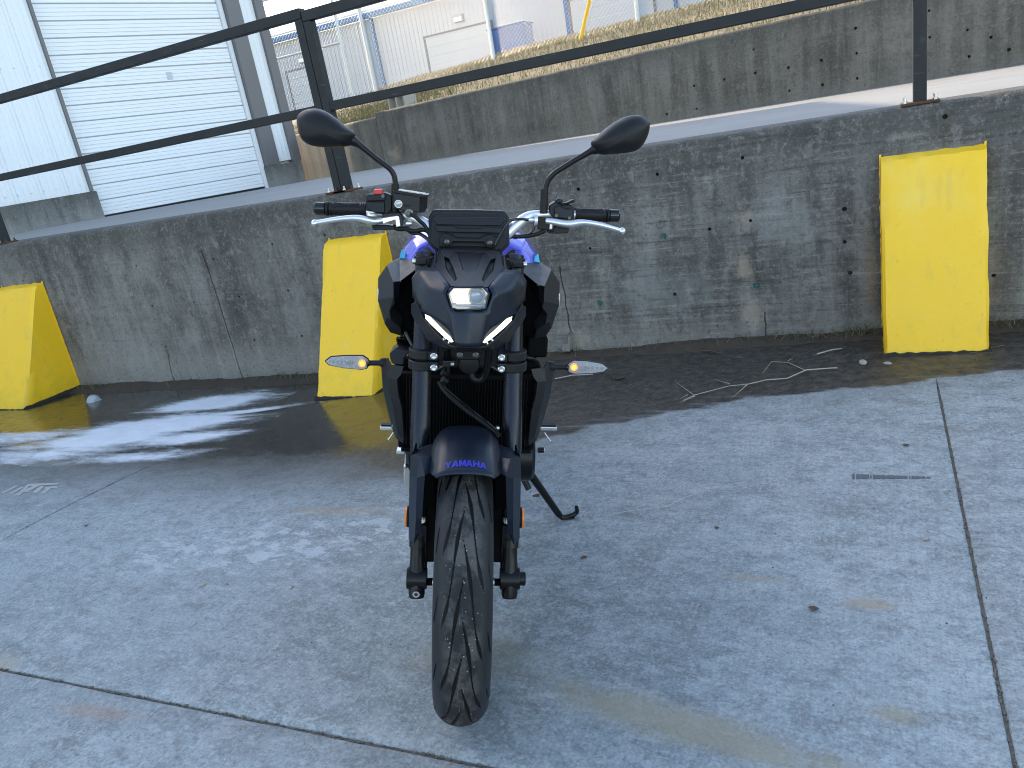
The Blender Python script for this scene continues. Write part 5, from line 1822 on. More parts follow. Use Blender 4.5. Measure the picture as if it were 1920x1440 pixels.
# left-hand controls (right in the picture)
sw = poly_prism([(0.1977, 0.4050, 1.1765), (0.2132, 0.4050, 1.1870), (0.2524, 0.4050, 1.1808), (0.2610, 0.4050, 1.1760), (0.2649, 0.4050, 1.1673), (0.2636, 0.3980, 1.1438), (0.2537, 0.3960, 1.1412), (0.2094, 0.3960, 1.1449), (0.1981, 0.4000, 1.1593)], .055, .9)
so2 = sw.build('switch_housing', M['plastic'], bike, bevel=.004)
layer([(0.2096, 0.4000, 1.1723), (0.2235, 0.4000, 1.1778), (0.2395, 0.4000, 1.1695), (0.2549, 0.4000, 1.1712), (0.2596, 0.3950, 1.1491), (0.2507, 0.3940, 1.1439), (0.2142, 0.3940, 1.1478)], .004, .01, 'housing_cover', M['plastic_soft'], so2, .003)
MB().ball((0.2228, 0.4100, 1.1869), .0105, 16, 10, (1, .8, .75)).build('horn_button', M['plastic_soft'], so2, smooth=True)
tg = poly_prism([(0.2238, 0.3950, 1.1857), (0.2381, 0.3950, 1.1837), (0.2581, 0.3950, 1.1943), (0.2626, 0.3950, 1.1920), (0.2617, 0.3950, 1.1864), (0.2308, 0.3950, 1.1772)], .02); tg.build('signal_toggle', M['plastic'], so2, bevel=.0025)
for q in ((0.2156, 0.3880, 1.1530), (0.2497, 0.3880, 1.1482)):
    MB().lathe([(0, .0042), (-.003, .0042), (-.003, .002), (-.001, .002)], q, 'y', 14).build('screw', M['dark_bolt'], so2)
bx = poly_prism([(0.2155, 0.3950, 1.1261), (0.2519, 0.3950, 1.1260), (0.2505, 0.3920, 1.1084), (0.2215, 0.3920, 1.1062), (0.1980, 0.3920, 1.1068), (0.1900, 0.3950, 1.1164)], .03); bx.build('switch_box', M['plastic'], bike, bevel=.003)
pc = poly_prism([(0.1649, 0.3920, 1.1489), (0.1882, 0.3920, 1.1472), (0.1900, 0.3900, 1.1335), (0.2147, 0.3880, 1.1282), (0.2104, 0.3880, 1.1102), (0.1897, 0.3900, 1.1144), (0.1690, 0.3920, 1.1161)], .03); pc.build('lever_perch', M['satin_black'], bike, bevel=.003)
lv = MB(); lv.tube([(0.1892, 0.3840, 1.1392), (0.2108, 0.3800, 1.1370), (0.2336, 0.3750, 1.1340), (0.2538, 0.3720, 1.1342), (0.2687, 0.3700, 1.1382), (0.2888, 0.3680, 1.1403), (0.3199, 0.3680, 1.1367), (0.3546, 0.3710, 1.1289), (0.3818, 0.3750, 1.1216)], [.0075, .0090, .0092, .0095, .0085, .0070, .0068, .0062, .0055], 12, smooth=2)
lo2 = lv.build('clutch_lever', M['alu'], bike, smooth=True, angle=60)
MB().ball((0.3863, 0.3740, 1.1206), .0092, 16, 10).build('lever_ball', M['alu'], lo2, smooth=True)
layer([(0.1993, 0.3760, 1.1328), (0.2068, 0.3760, 1.1323), (0.2062, 0.3760, 1.1192), (0.1985, 0.3760, 1.1184)], .0, .012, 'lever_tab', M['alu'], lo2, .002)
MB().lathe([(-.004, .0165), (.004, .0165), (.004, .004), (-.004, .004)], (0.1641, 0.3920, 1.1388), 'x', 24, True).build('cable_adjuster', M['alu'], lo2, smooth=True, angle=40)
MB().tube([(0.1446, 0.3900, 1.1394), (0.1641, 0.3920, 1.1388)], .0058, 12).build('adjuster_nut', M['alu'], lo2)
hose('clutch_cable', [(0.1459, 0.3900, 1.1395), (0.1262, 0.3850, 1.1421), (0.1080, 0.3800, 1.1408), (0.0901, 0.3750, 1.1371), (XC + .06, .33, 1.08)], .0036, M['gloss_black'])
hose('switch_cable', [(0.1901, 0.3950, 1.1139), (0.1750, 0.3950, 1.1057), (0.1491, 0.3920, 1.0989), (0.1230, 0.3880, 1.0961), (0.0970, 0.3850, 1.0982), (XC + .05, .35, 1.07)], .0056, M['rubber'])
hose('hand_switch_wire', [(0.1607, 0.3950, 1.1333), (0.1613, 0.3950, 1.1206), (0.1565, 0.3940, 1.1104), (0.1412, 0.3910, 1.0988), (0.1076, 0.3860, 1.0920)], .0028, M['gloss_black'])

# mirrors
def mirror_unit(outl, tip, stem, sleeve, top_edge):
    c = sum((Vector(p) for p in outl), Vector()) / len(outl)
    # densify outline
    n = len(outl)
    ring = []
    for i in range(n):
        p0, p1, p2, p3 = [Vector(outl[(i + k) % n]) for k in (-1, 0, 1, 2)]
        for t in (0, .25, .5, .75):
            q = .5 * ((2 * p1) + (p2 - p0) * t + (2 * p0 - 5 * p1 + 4 * p2 - p3) * t * t + (3 * p1 - p0 - 3 * p2 + p3) * t ** 3)
            ring.append(q)
    apex = c.lerp(Vector(tip), .10) + Vector((0, 0, -.004))
    rings = []
    for sc, dy in ((.955, .004), (1.0, -.004), (.985, -.012), (.90, -.026), (.76, -.036), (.55, -.043), (.30, -.047), (.1, -.048)):
        rings.append([apex + (p - apex) * sc + Vector((0, dy, 0)) for p in ring])
    m = len(ring)
    v = [q for r_ in rings for q in r_]
    f = []
    for i in range(len(rings) - 1):
        for k in range(m):
            f.append((i * m + k, i * m + (k + 1) % m, (i + 1) * m + (k + 1) % m, (i + 1) * m + k))
    f.append(tuple(range((len(rings) - 1) * m, len(rings) * m)))
    mb = MB(); mb.add(v, f)
    o = mb.build('mirror', M['plastic'], bike, smooth=True, angle=75, sub=1)
    g = MB(); g.add([apex + (p - apex) * .95 + Vector((0, .004, 0)) for p in ring], [tuple(range(m))]); g.build('mirror_glass', M['mirror'], o)
    MB().tube(stem, [.0125, .0135, .0085, .0075] + [.0068] * (len(stem) - 4), 14, smooth=2).build('mirror_stem', M['satin_black'], o, smooth=True, angle=60)
    MB().tube(sleeve, [.0095, .0102, .0102, .0108], 16).build('stem_boot', M['rubber'], o, smooth=True, angle=40)
    return o


mirror_unit([(-0.2934, 0.4200, 1.3349), (-0.3153, 0.4200, 1.3505), (-0.3442, 0.4250, 1.3721), (-0.3681, 0.4300, 1.3850), (-0.3914, 0.4300, 1.3904), (-0.4177, 0.4300, 1.3856), (-0.4353, 0.4300, 1.3725), (-0.4387, 0.4300, 1.3548), (-0.4335, 0.4300, 1.3273), (-0.4250, 0.4300, 1.3123), (-0.4083, 0.4300, 1.3027), (-0.3807, 0.4300, 1.2986), (-0.3440, 0.4250, 1.3000), (-0.3100, 0.4200, 1.3038), (-0.2978, 0.4200, 1.3170)], (-0.2936, 0.4200, 1.3248),
            [(-0.3088, 0.4150, 1.3217), (-0.2997, 0.4150, 1.3170), (-0.2867, 0.4150, 1.3098), (-0.2737, 0.4150, 1.3001), (-0.2500, 0.4130, 1.2818), (-0.2236, 0.4120, 1.2634), (-0.2063, 0.4110, 1.2511), (-0.1972, 0.4110, 1.2358), (-0.1948, 0.4110, 1.2070)],
            [(-0.1960, 0.4110, 1.2175), (-0.1961, 0.4110, 1.2070), (-0.1964, 0.4110, 1.1806), (-0.1965, 0.4080, 1.1435)], 0)
mirror_unit([(0.2960, 0.4200, 1.3358), (0.3177, 0.4200, 1.3572), (0.3415, 0.4250, 1.3773), (0.3657, 0.4300, 1.3923), (0.3920, 0.4300, 1.4035), (0.4192, 0.4300, 1.4045), (0.4378, 0.4300, 1.3950), (0.4458, 0.4300, 1.3824), (0.4427, 0.4300, 1.3565), (0.4336, 0.4300, 1.3354), (0.4210, 0.4300, 1.3219), (0.3996, 0.4300, 1.3133), (0.3578, 0.4250, 1.3080), (0.3228, 0.4200, 1.3056), (0.3042, 0.4200, 1.3167)], (0.2981, 0.4200, 1.3255),
            [(0.3168, 0.4150, 1.3211), (0.3061, 0.4150, 1.3181), (0.2955, 0.4150, 1.3126), (0.2851, 0.4150, 1.3057), (0.2611, 0.4130, 1.2919), (0.2295, 0.4120, 1.2713), (0.2056, 0.4110, 1.2561), (0.1903, 0.4110, 1.2358), (0.1862, 0.4110, 1.2064)],
            [(0.1843, 0.4110, 1.2183), (0.1847, 0.4110, 1.2090), (0.1847, 0.4110, 1.1823), (0.1844, 0.4080, 1.1556)], 0)

# ---- fuel tank, air scoops, dark centre
sec = [(.46, [(-0.1928, 0.5200, 0.9879), (-0.1834, 0.5000, 1.0409), (-0.1559, 0.5000, 1.0676), (-0.1214, 0.5000, 1.0830)])]
tank_rows = []
base = [Vector((-0.1987, 0.5200, 0.9878)), Vector((-0.1866, 0.5200, 1.0322)), Vector((-0.1589, 0.5200, 1.0664)), Vector((-0.1182, 0.5200, 1.0849)), Vector((-0.0647, 0.5200, 1.0967)), Vector((XC, .52, (-0.0211, 0.5200, 1.1009)[2]))]
v, f = [], []
rows = [(.44, .72, -.05), (.47, .90, -.015), (.52, 1.0, 0), (.60, 1.02, .006), (.70, .97, .004), (.80, .82, -.03), (.90, .62, -.10), (.96, .50, -.16)]
for y, k, dz in rows:
    half = [(XC + (p.x - XC) * k, y, p.z + dz) for p in base]
    low = [(XC + (base[0].x - XC) * k * .98, y, base[0].z + dz - .07)]
    full = low + half + [mir(p) for p in (low + half[:-1])[::-1]]
    v += full
m = len(full)
for i in range(len(rows) - 1):
    for j in range(m - 1):
        f.append((i * m + j, i * m + j + 1, (i + 1) * m + j + 1, (i + 1) * m + j))
f.append(tuple(range(m)))
mb = MB(); mb.v, mb.f = v, f
tank = mb.build('fuel_tank', M['tank'], bike, bevel=.010, seg=3, angle=18)
cy = MB(); cy.add([(-0.1942, 0.4950, 1.0134), (-0.1897, 0.5050, 1.0373), (-0.1796, 0.5000, 1.0297), (-0.1779, 0.4920, 1.0172)], [(0, 1, 2, 3)])
pair(cy, 'tank_decal', M['cyan'], tank, solid=.004)

s2 = {'a': (-0.1946, 0.5000, 1.0126), 'b': (-0.1502, 0.4600, 1.0168), 'c': (-0.1432, 0.4000, 1.0002), 'd': (-0.1818, 0.3550, 0.9769), 'e': (-0.1959, 0.3350, 0.9789), 'f': (-0.2213, 0.4400, 1.0038), 'g': (-0.2394, 0.4000, 0.9761), 'h': (-0.2406, 0.3900, 0.9198), 'i': (-0.1953, 0.3300, 0.9405), 'j': (-0.2148, 0.3450, 0.8828),
      'k': (-0.2214, 0.3700, 0.8620), 'l': (-0.2087, 0.3700, 0.8395), 'm': (-0.1799, 0.3750, 0.8294), 'n': (-0.1821, 0.3650, 0.8548), 'o': (-0.2048, 0.3450, 0.8788), 'p': (-0.2072, 0.3450, 0.9039), 'q': (-0.1943, 0.3450, 0.9236), 'r': (-0.1862, 0.3700, 0.9394),
      'g2': (-0.2528, 0.5500, 0.9491), 'h2': (-0.2545, 0.5500, 0.8857), 'f2': (-0.2302, 0.5500, 0.9884), 'a2': (-0.2020, 0.5800, 1.0023), 'k2': (-0.2315, 0.5000, 0.8302), 's': (-0.1771, 0.3850, 0.8743), 't': (-0.1958, 0.3750, 0.9017)}
sc = symshell(s2, ['a b c d', 'a d e f', 'f e i h g', 'h i q p j', 'h j k', 'j p o', 'j o n m l k', 'd r i e', 'r q i', 'g h h2 g2', 'f g g2 f2', 'a f f2 a2', 'h k k2 h2', 'p q t', 'p t s n o'], True)
sa, sb = pair(sc, 'air_intake', M['plastic_soft'], bike, bevel=.005, seg=3, solid=.004, angle=10)
# chrome side badge edges peeping out at the scoops
for a in (sa, sb):
    q = Vector((-0.2415, 0.4050, 0.9336))
    if a is sb: q = Vector(mir(q))
    MB().box(q, (.004, .03, .032)).build('side_badge', M['alu'], a, bevel=.0015)
# frame and duct filler boxes, near-black to paint the shade between scoops and fork
mb = MB()
for s in (-1, 1):
    mb.box((XC + s * .130, .50, .90), (.11, .12, .19)); mb.box((XC + s * .115, .47, .80), (.10, .10, .14)); mb.box((XC + s * .165, .44, .655), (.075, .05, .20))
mb.box((XC, .42, .93), (.16, .18, .26))
mb.box((XC, .60, .86), (.30, .26, .20))
mb.build('frame', M['void'], bike, bevel=.02)
for s in (-1, 1):
    q = Vector((-0.1946, 0.4000, 0.9246)); q.x = q.x if s < 0 else mir(q)[0]
    MB().lathe([(0, .006), (-.003, .006), (-.003, .003), (0, .003)], q, 'y', 14).build('frame_bolt', M['dark_bolt'], bike)
    # near-black sheet that paints in the dark of the scoop opening
    p = [(-0.2126, 0.3850, 0.9104), (-0.2107, 0.3750, 0.8716), (-0.1800, 0.3760, 0.8291), (-0.1506, 0.4000, 0.8309), (-0.1483, 0.4100, 0.8894), (-0.1564, 0.4100, 0.9716), (-0.1841, 0.3800, 0.9680), (-0.1876, 0.3850, 0.9363)]
    if s > 0: p = [mir(a) for a in p]
    mb = MB(); mb.add([shift(a, 0, .012) for a in p], [tuple(range(len(p)))]); mb.build('duct_shade_panel', M['void'], sa if s < 0 else sb, solid=.003)

# wiring connectors visible beneath the left scoop
mb = MB()
for i in range(4):
    p = shift((-0.1943, 0.4000, 0.8153), i * .0012, 0, -i * .0052); mb.box(shift(p, .012), (.028, .03, .0022))
for i in range(3): mb.box(shift((-0.1891, 0.4200, 0.8131), .02, 0, -.0104 * i), (.035, .04, .012))
mb.build('connector_block', M['void'], bike, bevel=.001)
mb = MB(); mb.tube([(-0.1694, 0.3900, 0.8359), (-0.1576, 0.3800, 0.8156), (-0.1485, 0.3700, 0.8011)], .008, 8, smooth=1); mb.tube([(0.1731, 0.4200, 0.8009), (0.1827, 0.4200, 0.7831), (0.1777, 0.4200, 0.7648)], .010, 8, smooth=1)
mb.build('wiring_loom', M['gloss_black'], bike, smooth=True, angle=80)
MB().box((0.1857, 0.4300, 0.7985), (.055, .06, .06)).build('coolant_bottle', M['void'], bike, bevel=.008)

# ---- chin bracket, horn, radiator
mb = poly_prism([(-0.0318, 0.1400, 0.8605), (0.0254, 0.1400, 0.8618), (0.0269, 0.1400, 0.8398), (0.0180, 0.1400, 0.8338), (-0.0219, 0.1400, 0.8329), (-0.0320, 0.1400, 0.8384)], .05)
cbk = mb.build('chin_bracket', M['satin_black'], bike, bevel=.004)
for q in ((-0.0216, 0.1380, 0.8481), (0.0152, 0.1380, 0.8489)):
    MB().lathe([(0, .0075), (-.005, .0072), (-.006, .005), (-.003, .0045)], q, 'y', 18).build('bolt', M['dark_bolt'], cbk, smooth=True, angle=40)
hq = (0.0002, 0.1900, 0.8099)
MB().lathe([(.03, .022), (.0, .026), (-.004, .024), (-.006, .012)], hq, 'y', 26, ).build('horn', M['satin_black'], bike, smooth=True, angle=35)
cn = poly_prism([(-0.0639, 0.1700, 0.8224), (-0.0329, 0.1700, 0.8239), (-0.0332, 0.1700, 0.8079), (-0.0637, 0.1700, 0.8057)], .02)
cno = cn.build('connector', M['gloss_black'], bike, bevel=.002)
MB().box((-0.0399, 0.1680, 0.8158), (.008, .002, .006)).build('connector_label', M['zinc'], cno)
RYd = .375
rz0, rz1 = (-0.0967, 0.3750, 0.5624)[2], (-0.0974, 0.3750, 0.7179)[2]
MB().box((XC, RYd + .03, (rz0 + rz1) / 2 - .03), (.38, .04, rz1 - rz0 + .06)).build('radiator', M['void'], bike, bevel=.004)
rad_o = bike.children[-1]
mb = MB()
for x in np.arange(-.165, .166, .0082): mb.box((XC + x, RYd + .006, (rz0 + rz1) / 2 - .03), (.0016, .010, rz1 - rz0 + .05))
fins = mb.build('radiator_fins', M['satin_black'], rad_o); fins['kind'] = 'stuff'
mb = MB(); mb.box((XC, RYd + .0, rz1 + .004), (.36, .03, .014)); mb.box((XC, RYd, rz0 - .055), (.36, .03, .012)); mb.build('radiator_tank', M['void'], rad_o, bevel=.003)
for s, p, q in ((-1, (-0.0862, 0.3000, 0.7577), (-0.0646, 0.2400, 0.7883)), (1, (0.0793, 0.3000, 0.7588), (0.0538, 0.2400, 0.7909))):
    MB().tube([p, q], .0026, 8).build('radiator_stay', M['zinc'], bike)
hose('breather_hose', [(0.0470, 0.1400, 0.8739), (0.0471, 0.1700, 0.8447), (0.0461, 0.2000, 0.8066), (0.0408, 0.2200, 0.7729), (0.0279, 0.2200, 0.7588), (0.0134, 0.2200, 0.7618), (0.0065, 0.2250, 0.7748), (0.0114, 0.2300, 0.7913)], .0085, M['plastic'], 14)
hose('wiring_harness', [(-0.0556, 0.1900, 0.8460), (-0.0563, 0.2000, 0.8231), (-0.0592, 0.2200, 0.7900), (-0.0558, 0.2400, 0.7701), (-0.0585, 0.2500, 0.7473), (-0.0679, 0.2550, 0.7286)], .0055, M['rubber'])
hose('wiring_harness', [(-0.0498, 0.1900, 0.8461), (-0.0490, 0.2000, 0.8206), (-0.0500, 0.2200, 0.7793), (-0.0528, 0.2350, 0.7579), (-0.0625, 0.2500, 0.7416)], .0040, M['gloss_black'])
for zy in (0, .0195):
    MB().tube([shift((-0.0652, 0.2280, 0.7778), 0, 0, -zy), shift((-0.0555, 0.2320, 0.7699), 0, 0, -zy)], .0095, 10).build('cable_clip', M['rubber'], bike, smooth=True, angle=40)
hose('brake_line', [(-0.0711, 0.2500, 0.7440), (-0.0641, 0.2400, 0.7303), (-0.0487, 0.2200, 0.7188), (-0.0218, 0.2000, 0.7016), (0.0077, 0.1700, 0.6890), (0.0361, 0.1300, 0.6827), (0.0607, 0.0900, 0.6777), (0.0723, 0.0600, 0.6765)], [.0095, .0085, .0068, .0066, .0064, .0062, .0062, .006], M['rubber'], 12)
hose('brake_line', [(-0.0611, 0.2350, 0.7367), (-0.0369, 0.2150, 0.7223), (-0.0101, 0.1900, 0.7084), (0.0190, 0.1550, 0.6972), (0.0440, 0.1100, 0.6935), (0.0684, 0.0750, 0.6852)], .0026, M['gloss_black'], 8)
MB().tube([(0.0528, 0.1000, 0.6700), (0.0707, 0.0800, 0.6871)], .006, 10).build('line_clamp', M['satin_black'], bike)
MB().ball((0.0709, 0.0720, 0.6897), .0042, 10, 6).build('clamp_screw', M['zinc'], bike, smooth=True)

# radiator shrouds
r3 = {'a': (-0.2312, 0.3600, 0.7484), 'b': (-0.2154, 0.3600, 0.7714), 'c': (-0.2038, 0.3350, 0.7604), 'd': (-0.1695, 0.3250, 0.7597), 'e': (-0.1764, 0.3220, 0.7378), 'f': (-0.1876, 0.3200, 0.7253), 'g': (-0.2102, 0.3250, 0.7281), 'h': (-0.1868, 0.3180, 0.6915), 'i': (-0.1774, 0.3180, 0.6466), 'j': (-0.1716, 0.3220, 0.5567),
      'k': (-0.1730, 0.3300, 0.5408), 'l': (-0.1938, 0.3450, 0.5500), 'm': (-0.2053, 0.3500, 0.5839), 'n': (-0.2167, 0.3520, 0.6369), 'o': (-0.2275, 0.3550, 0.6887), 'p': (-0.2049, 0.3220, 0.6872), 'q': (-0.1969, 0.3220, 0.6382), 'r': (-0.1874, 0.3250, 0.5704),
      'a2': (-0.2392, 0.4700, 0.7151), 'o2': (-0.2369, 0.4700, 0.6502), 'n2': (-0.2271, 0.4700, 0.5942), 'l2': (-0.2009, 0.4400, 0.5113), 'f2': (-0.1868, 0.3600, 0.7125), 'h2': (-0.1865, 0.3600, 0.6773), 'i2': (-0.1781, 0.3600, 0.6314), 'j2': (-0.1737, 0.3600, 0.5411)}
sr = symshell(r3, ['a b c g', 'c d e f g', 'a g p o', 'g f h p', 'o p q n', 'p h i q', 'n q m', 'q r m', 'q i j r', 'm r l', 'r j k l', 'a o o2 a2', 'o n n2 o2', 'n m l l2 n2', 'f f2 h2 h', 'h h2 i2 i', 'i i2 j2 j'], True)
ra, rb = pair(sr, 'radiator_shroud', M['plastic_soft'], bike, bevel=.005, seg=3, solid=.004, angle=9)
cp = poly_prism([(-0.2086, 0.3350, 0.7928), (-0.1906, 0.3450, 0.8062), (-0.1532, 0.3400, 0.7990), (-0.1683, 0.3300, 0.7786), (-0.1701, 0.3220, 0.7625), (-0.2019, 0.3250, 0.7647), (-0.2068, 0.3280, 0.7783)], .06, .92)
cp.build('shroud_cap', M['plastic_soft'], ra, bevel=.005, seg=3)
for o_, mm in ((ra, False), (rb, True)):
    for q in ((-0.2122, 0.3500, 0.6801), (-0.2005, 0.3520, 0.5826)):
        if mm: q = mir(q)
        MB().ball(shift(q, 0, -.008), .008, 12, 8, (.8, .5, 1.2)).build('shroud_bolt', M['dark_bolt'], o_, smooth=True)

# turn signals
def signal(outl, lit, dark, stalk):
    c = sum((Vector(p) for p in outl), Vector()) / len(outl)
    n = len(outl)
    v = []
    lay = [(.93, -.006), (1.0, -.002), (1.0, .006), (.86, .018), (.5, .024)]
    for sc_, dy in lay[1:]:
        v += [c + (Vector(p) - c) * sc_ + Vector((0, dy, 0)) for p in outl]
    f = []
    for i in range(3):
        for k in range(n): f.append((i * n + k, i * n + (k + 1) % n, (i + 1) * n + (k + 1) % n, (i + 1) * n + k))
    f.append(tuple(range(3 * n, 4 * n))); f.append(tuple(range(n)))
    mb = MB(); mb.add(v, f)
    o = mb.build('turn_signal', M['silver_bowl'], bike, smooth=True, angle=40)
    v = [c + (Vector(p) - c) * 1.0 + Vector((0, -.003, 0)) for p in outl] + [c + (Vector(p) - c) * .93 + Vector((0, -.010, 0)) for p in outl] + [c + (Vector(p) - c) * .6 + Vector((0, -.012, 0)) for p in outl]
    f = [(i * n + k, i * n + (k + 1) % n, (i + 1) * n + (k + 1) % n, (i + 1) * n + k) for i in range(2) for k in range(n)] + [tuple(range(2 * n, 3 * n))]
    mb = MB(); mb.add(v, f); mb.build('lens', M['clear'], o, smooth=True, angle=25)
    v = [c + (Vector(p) - c) * 1.02 + Vector((0, .001, 0)) for p in outl]
    MB().tube(v + [v[0]], .0022, 6).build('lens_rim', M['plastic'], o)
    MB().lathe([(.004, .0095), (-.003, .0100), (-.003, .0085), (.002, .004)], shift(lit, 0, -.001), 'y', 20).build('bulb_bowl', M['indicator_glow'], o, smooth=True, angle=40)
    MB().ball(shift(lit, 0, -.003), .0060, 14, 8, (1, .5, 1)).build('bulb', M['indicator'], o, smooth=True)
    MB().lathe([(.004, .0068), (-.004, .0068), (-.004, .0055), (0, .004), (-.002, .0015)], shift(dark, 0, -.001), 'y', 20).build('marker_bowl', M['silver_bowl'], o, smooth=True, angle=30)
    # rib lines in the outer part of the bowl
    far = max(outl, key=lambda p: (Vector(p) - Vector(lit)).length)
    mb = MB()
    for i in range(13):
        p = Vector(dark).lerp(Vector(far), .2 + .66 * i / 12)
        mb.box((p.x, p.y - .0035, p.z), (.0016, .003, .0075))
    mb.build('bowl_ribs', M['chrome'], o)
    MB().tube(stalk, [.0105, .0072, .0075, .0115, .0135, .0140][:len(stalk)], 14).build('stalk', M['rubber'], o, smooth=True, angle=40)
    return o
signal([(-0.3771, 0.3550, 0.7605), (-0.3628, 0.3550, 0.7725), (-0.3223, 0.3550, 0.7764), (-0.2805, 0.3550, 0.7773), (-0.2682, 0.3550, 0.7688), (-0.2642, 0.3550, 0.7586), (-0.2715, 0.3550, 0.7437), (-0.2842, 0.3550, 0.7405), (-0.3303, 0.3550, 0.7439), (-0.3678, 0.3550, 0.7504)], (-0.2820, 0.3520, 0.7576), (-0.3141, 0.3520, 0.7584),
       [(-0.2705, 0.3600, 0.7555), (-0.2621, 0.3600, 0.7564), (-0.2382, 0.3600, 0.7570), (-0.2342, 0.3620, 0.7572), (-0.2288, 0.3640, 0.7567), (-0.2206, 0.3660, 0.7563)])
signal([(0.3725, 0.3550, 0.7579), (0.3571, 0.3550, 0.7695), (0.3148, 0.3550, 0.7760), (0.2788, 0.3550, 0.7767), (0.2677, 0.3550, 0.7690), (0.2612, 0.3550, 0.7584), (0.2692, 0.3550, 0.7451), (0.2824, 0.3550, 0.7409), (0.3286, 0.3550, 0.7434), (0.3630, 0.3550, 0.7486)], (0.2809, 0.3520, 0.7597), (0.3099, 0.3520, 0.7574),
       [(0.2676, 0.3600, 0.7570), (0.2561, 0.3600, 0.7568), (0.2330, 0.3600, 0.7563), (0.2289, 0.3620, 0.7556), (0.2219, 0.3640, 0.7563), (0.2134, 0.3660, 0.7555)])

# ---- engine, exhaust, chassis, stand, pegs, tail
mb = MB(); mb.box((XC, .62, .50), (.30, .36, .36)); mb.box((XC, .72, .36), (.26, .36, .20)); mb.box((XC, .47, .58), (.30, .10, .26))
eng = mb.build('engine', M['void'], bike, bevel=.03, seg=3)
p = (0.1999, 0.6600, 0.3686)
MB().lathe([(-.03, .085), (.018, .082), (.028, .07), (.030, .03)], (p[0] - .015, .66, p[2] + .00), 'x', 36).build('generator_cover', M['satin_black'], eng, smooth=True, angle=30)
MB().ball((0.1683, 0.5600, 0.4249), .008, 10, 8).build('case_bolt', M['alu'], eng, smooth=True)
p = (-0.1881, 0.6400, 0.3771)
MB().lathe([(.03, .09), (-.012, .085), (-.022, .07), (-.024, .03)], (p[0] + .02, .66, p[2] + .02), 'x', 36).build('clutch_cover', M['satin_black'], eng, smooth=True, angle=30)
ex = MB()
ex.prism([(-0.1739, 0.6000, 0.4199), (-0.1872, 0.6000, 0.4080), (-0.1946, 0.6000, 0.3843), (-0.1993, 0.6000, 0.3228), (-0.1974, 0.6000, 0.2907), (-0.1874, 0.6000, 0.2585), (-0.1757, 0.6000, 0.2546)], [shift((-0.1739, 0.6000, 0.4199), .06, .20), shift((-0.1872, 0.6000, 0.4080), .05, .22), shift((-0.1946, 0.6000, 0.3843), .03, .25), shift((-0.1993, 0.6000, 0.3228), .03, .25), shift((-0.1974, 0.6000, 0.2907), .04, .25), shift((-0.1874, 0.6000, 0.2585), .05, .22), shift((-0.1757, 0.6000, 0.2546), .06, .2)])
exo = ex.build('exhaust', M['exhaust'], bike, bevel=.012, seg=3)
MB().ball((-0.1915, 0.5950, 0.3523), .009, 14, 8, (.7, .6, 1)).build('exhaust_bolt', M['zinc'], exo, smooth=True)
mb = MB()
for s in (-.09, 0, .09):
    mb.tube([(XC + s, .44, .52), (XC + s, .41, .40), (XC + s * .7, .46, .30), (XC + s * .4, .62, .25), (XC, .80, .25)], .018, 12, smooth=2)
mb.build('header_pipes', M['exhaust'], exo, smooth=True, angle=60)
# swingarm, subframe, seat, tail
mb = MB()
for s in (-1, 1):
    mb.prism([(XC + s * .10, .85, .46), (XC + s * .13, .85, .46), (XC + s * .13, .85, .38), (XC + s * .10, .85, .38)], [(XC + s * .105, RY_ + .05, .36), (XC + s * .13, RY_ + .05, .36), (XC + s * .13, RY_ + .05, .30), (XC + s * .105, RY_ + .05, .30)])
mb.box((XC, .95, .43), (.2, .08, .08))
mb.build('swingarm', M['satin_black'], bike, bevel=.006)
v, f = [], []
for y, hw, zt, zb in ((.86, .07, .95, .86), (.95, .12, .90, .82), (1.1, .145, .89, .80), (1.22, .13, .92, .83), (1.32, .10, .98, .88), (1.50, .08, 1.0, .92), (1.62, .05, 1.01, .96)):
    v += [(XC - hw, y, zb), (XC - hw * .9, y, zt - .02), (XC - hw * .5, y, zt), (XC + hw * .5, y, zt), (XC + hw * .9, y, zt - .02), (XC + hw, y, zb)]
m = 6
for i in range(6):
    for j in range(6):
        f.append((i * m + j, i * m + (j + 1) % m, (i + 1) * m + (j + 1) % m, (i + 1) * m + j))
f += [tuple(range(6)), tuple(range(36, 42))]
mb = MB(); mb.v, mb.f = v, f; mb.build('seat', M['rubber'], bike, bevel=.012, seg=3, angle=20)
mb = MB(); mb.box((XC, 1.45, .90), (.12, .30, .05), Matrix.Rotation(.15, 3, 'X')); mb.box((XC, 1.64, .80), (.03, .04, .22), Matrix.Rotation(.4, 3, 'X')); tl = mb.build('tail', M['plastic'], bike, bevel=.008)
MB().box((XC, 1.635, .955), (.09, .02, .025)).build('tail_light', M['red'], tl, bevel=.003)
MB().box((XC, 1.72, .70), (.19, .004, .11), Matrix.Rotation(.35, 3, 'X')).build('plate_holder', M['plastic'], tl)
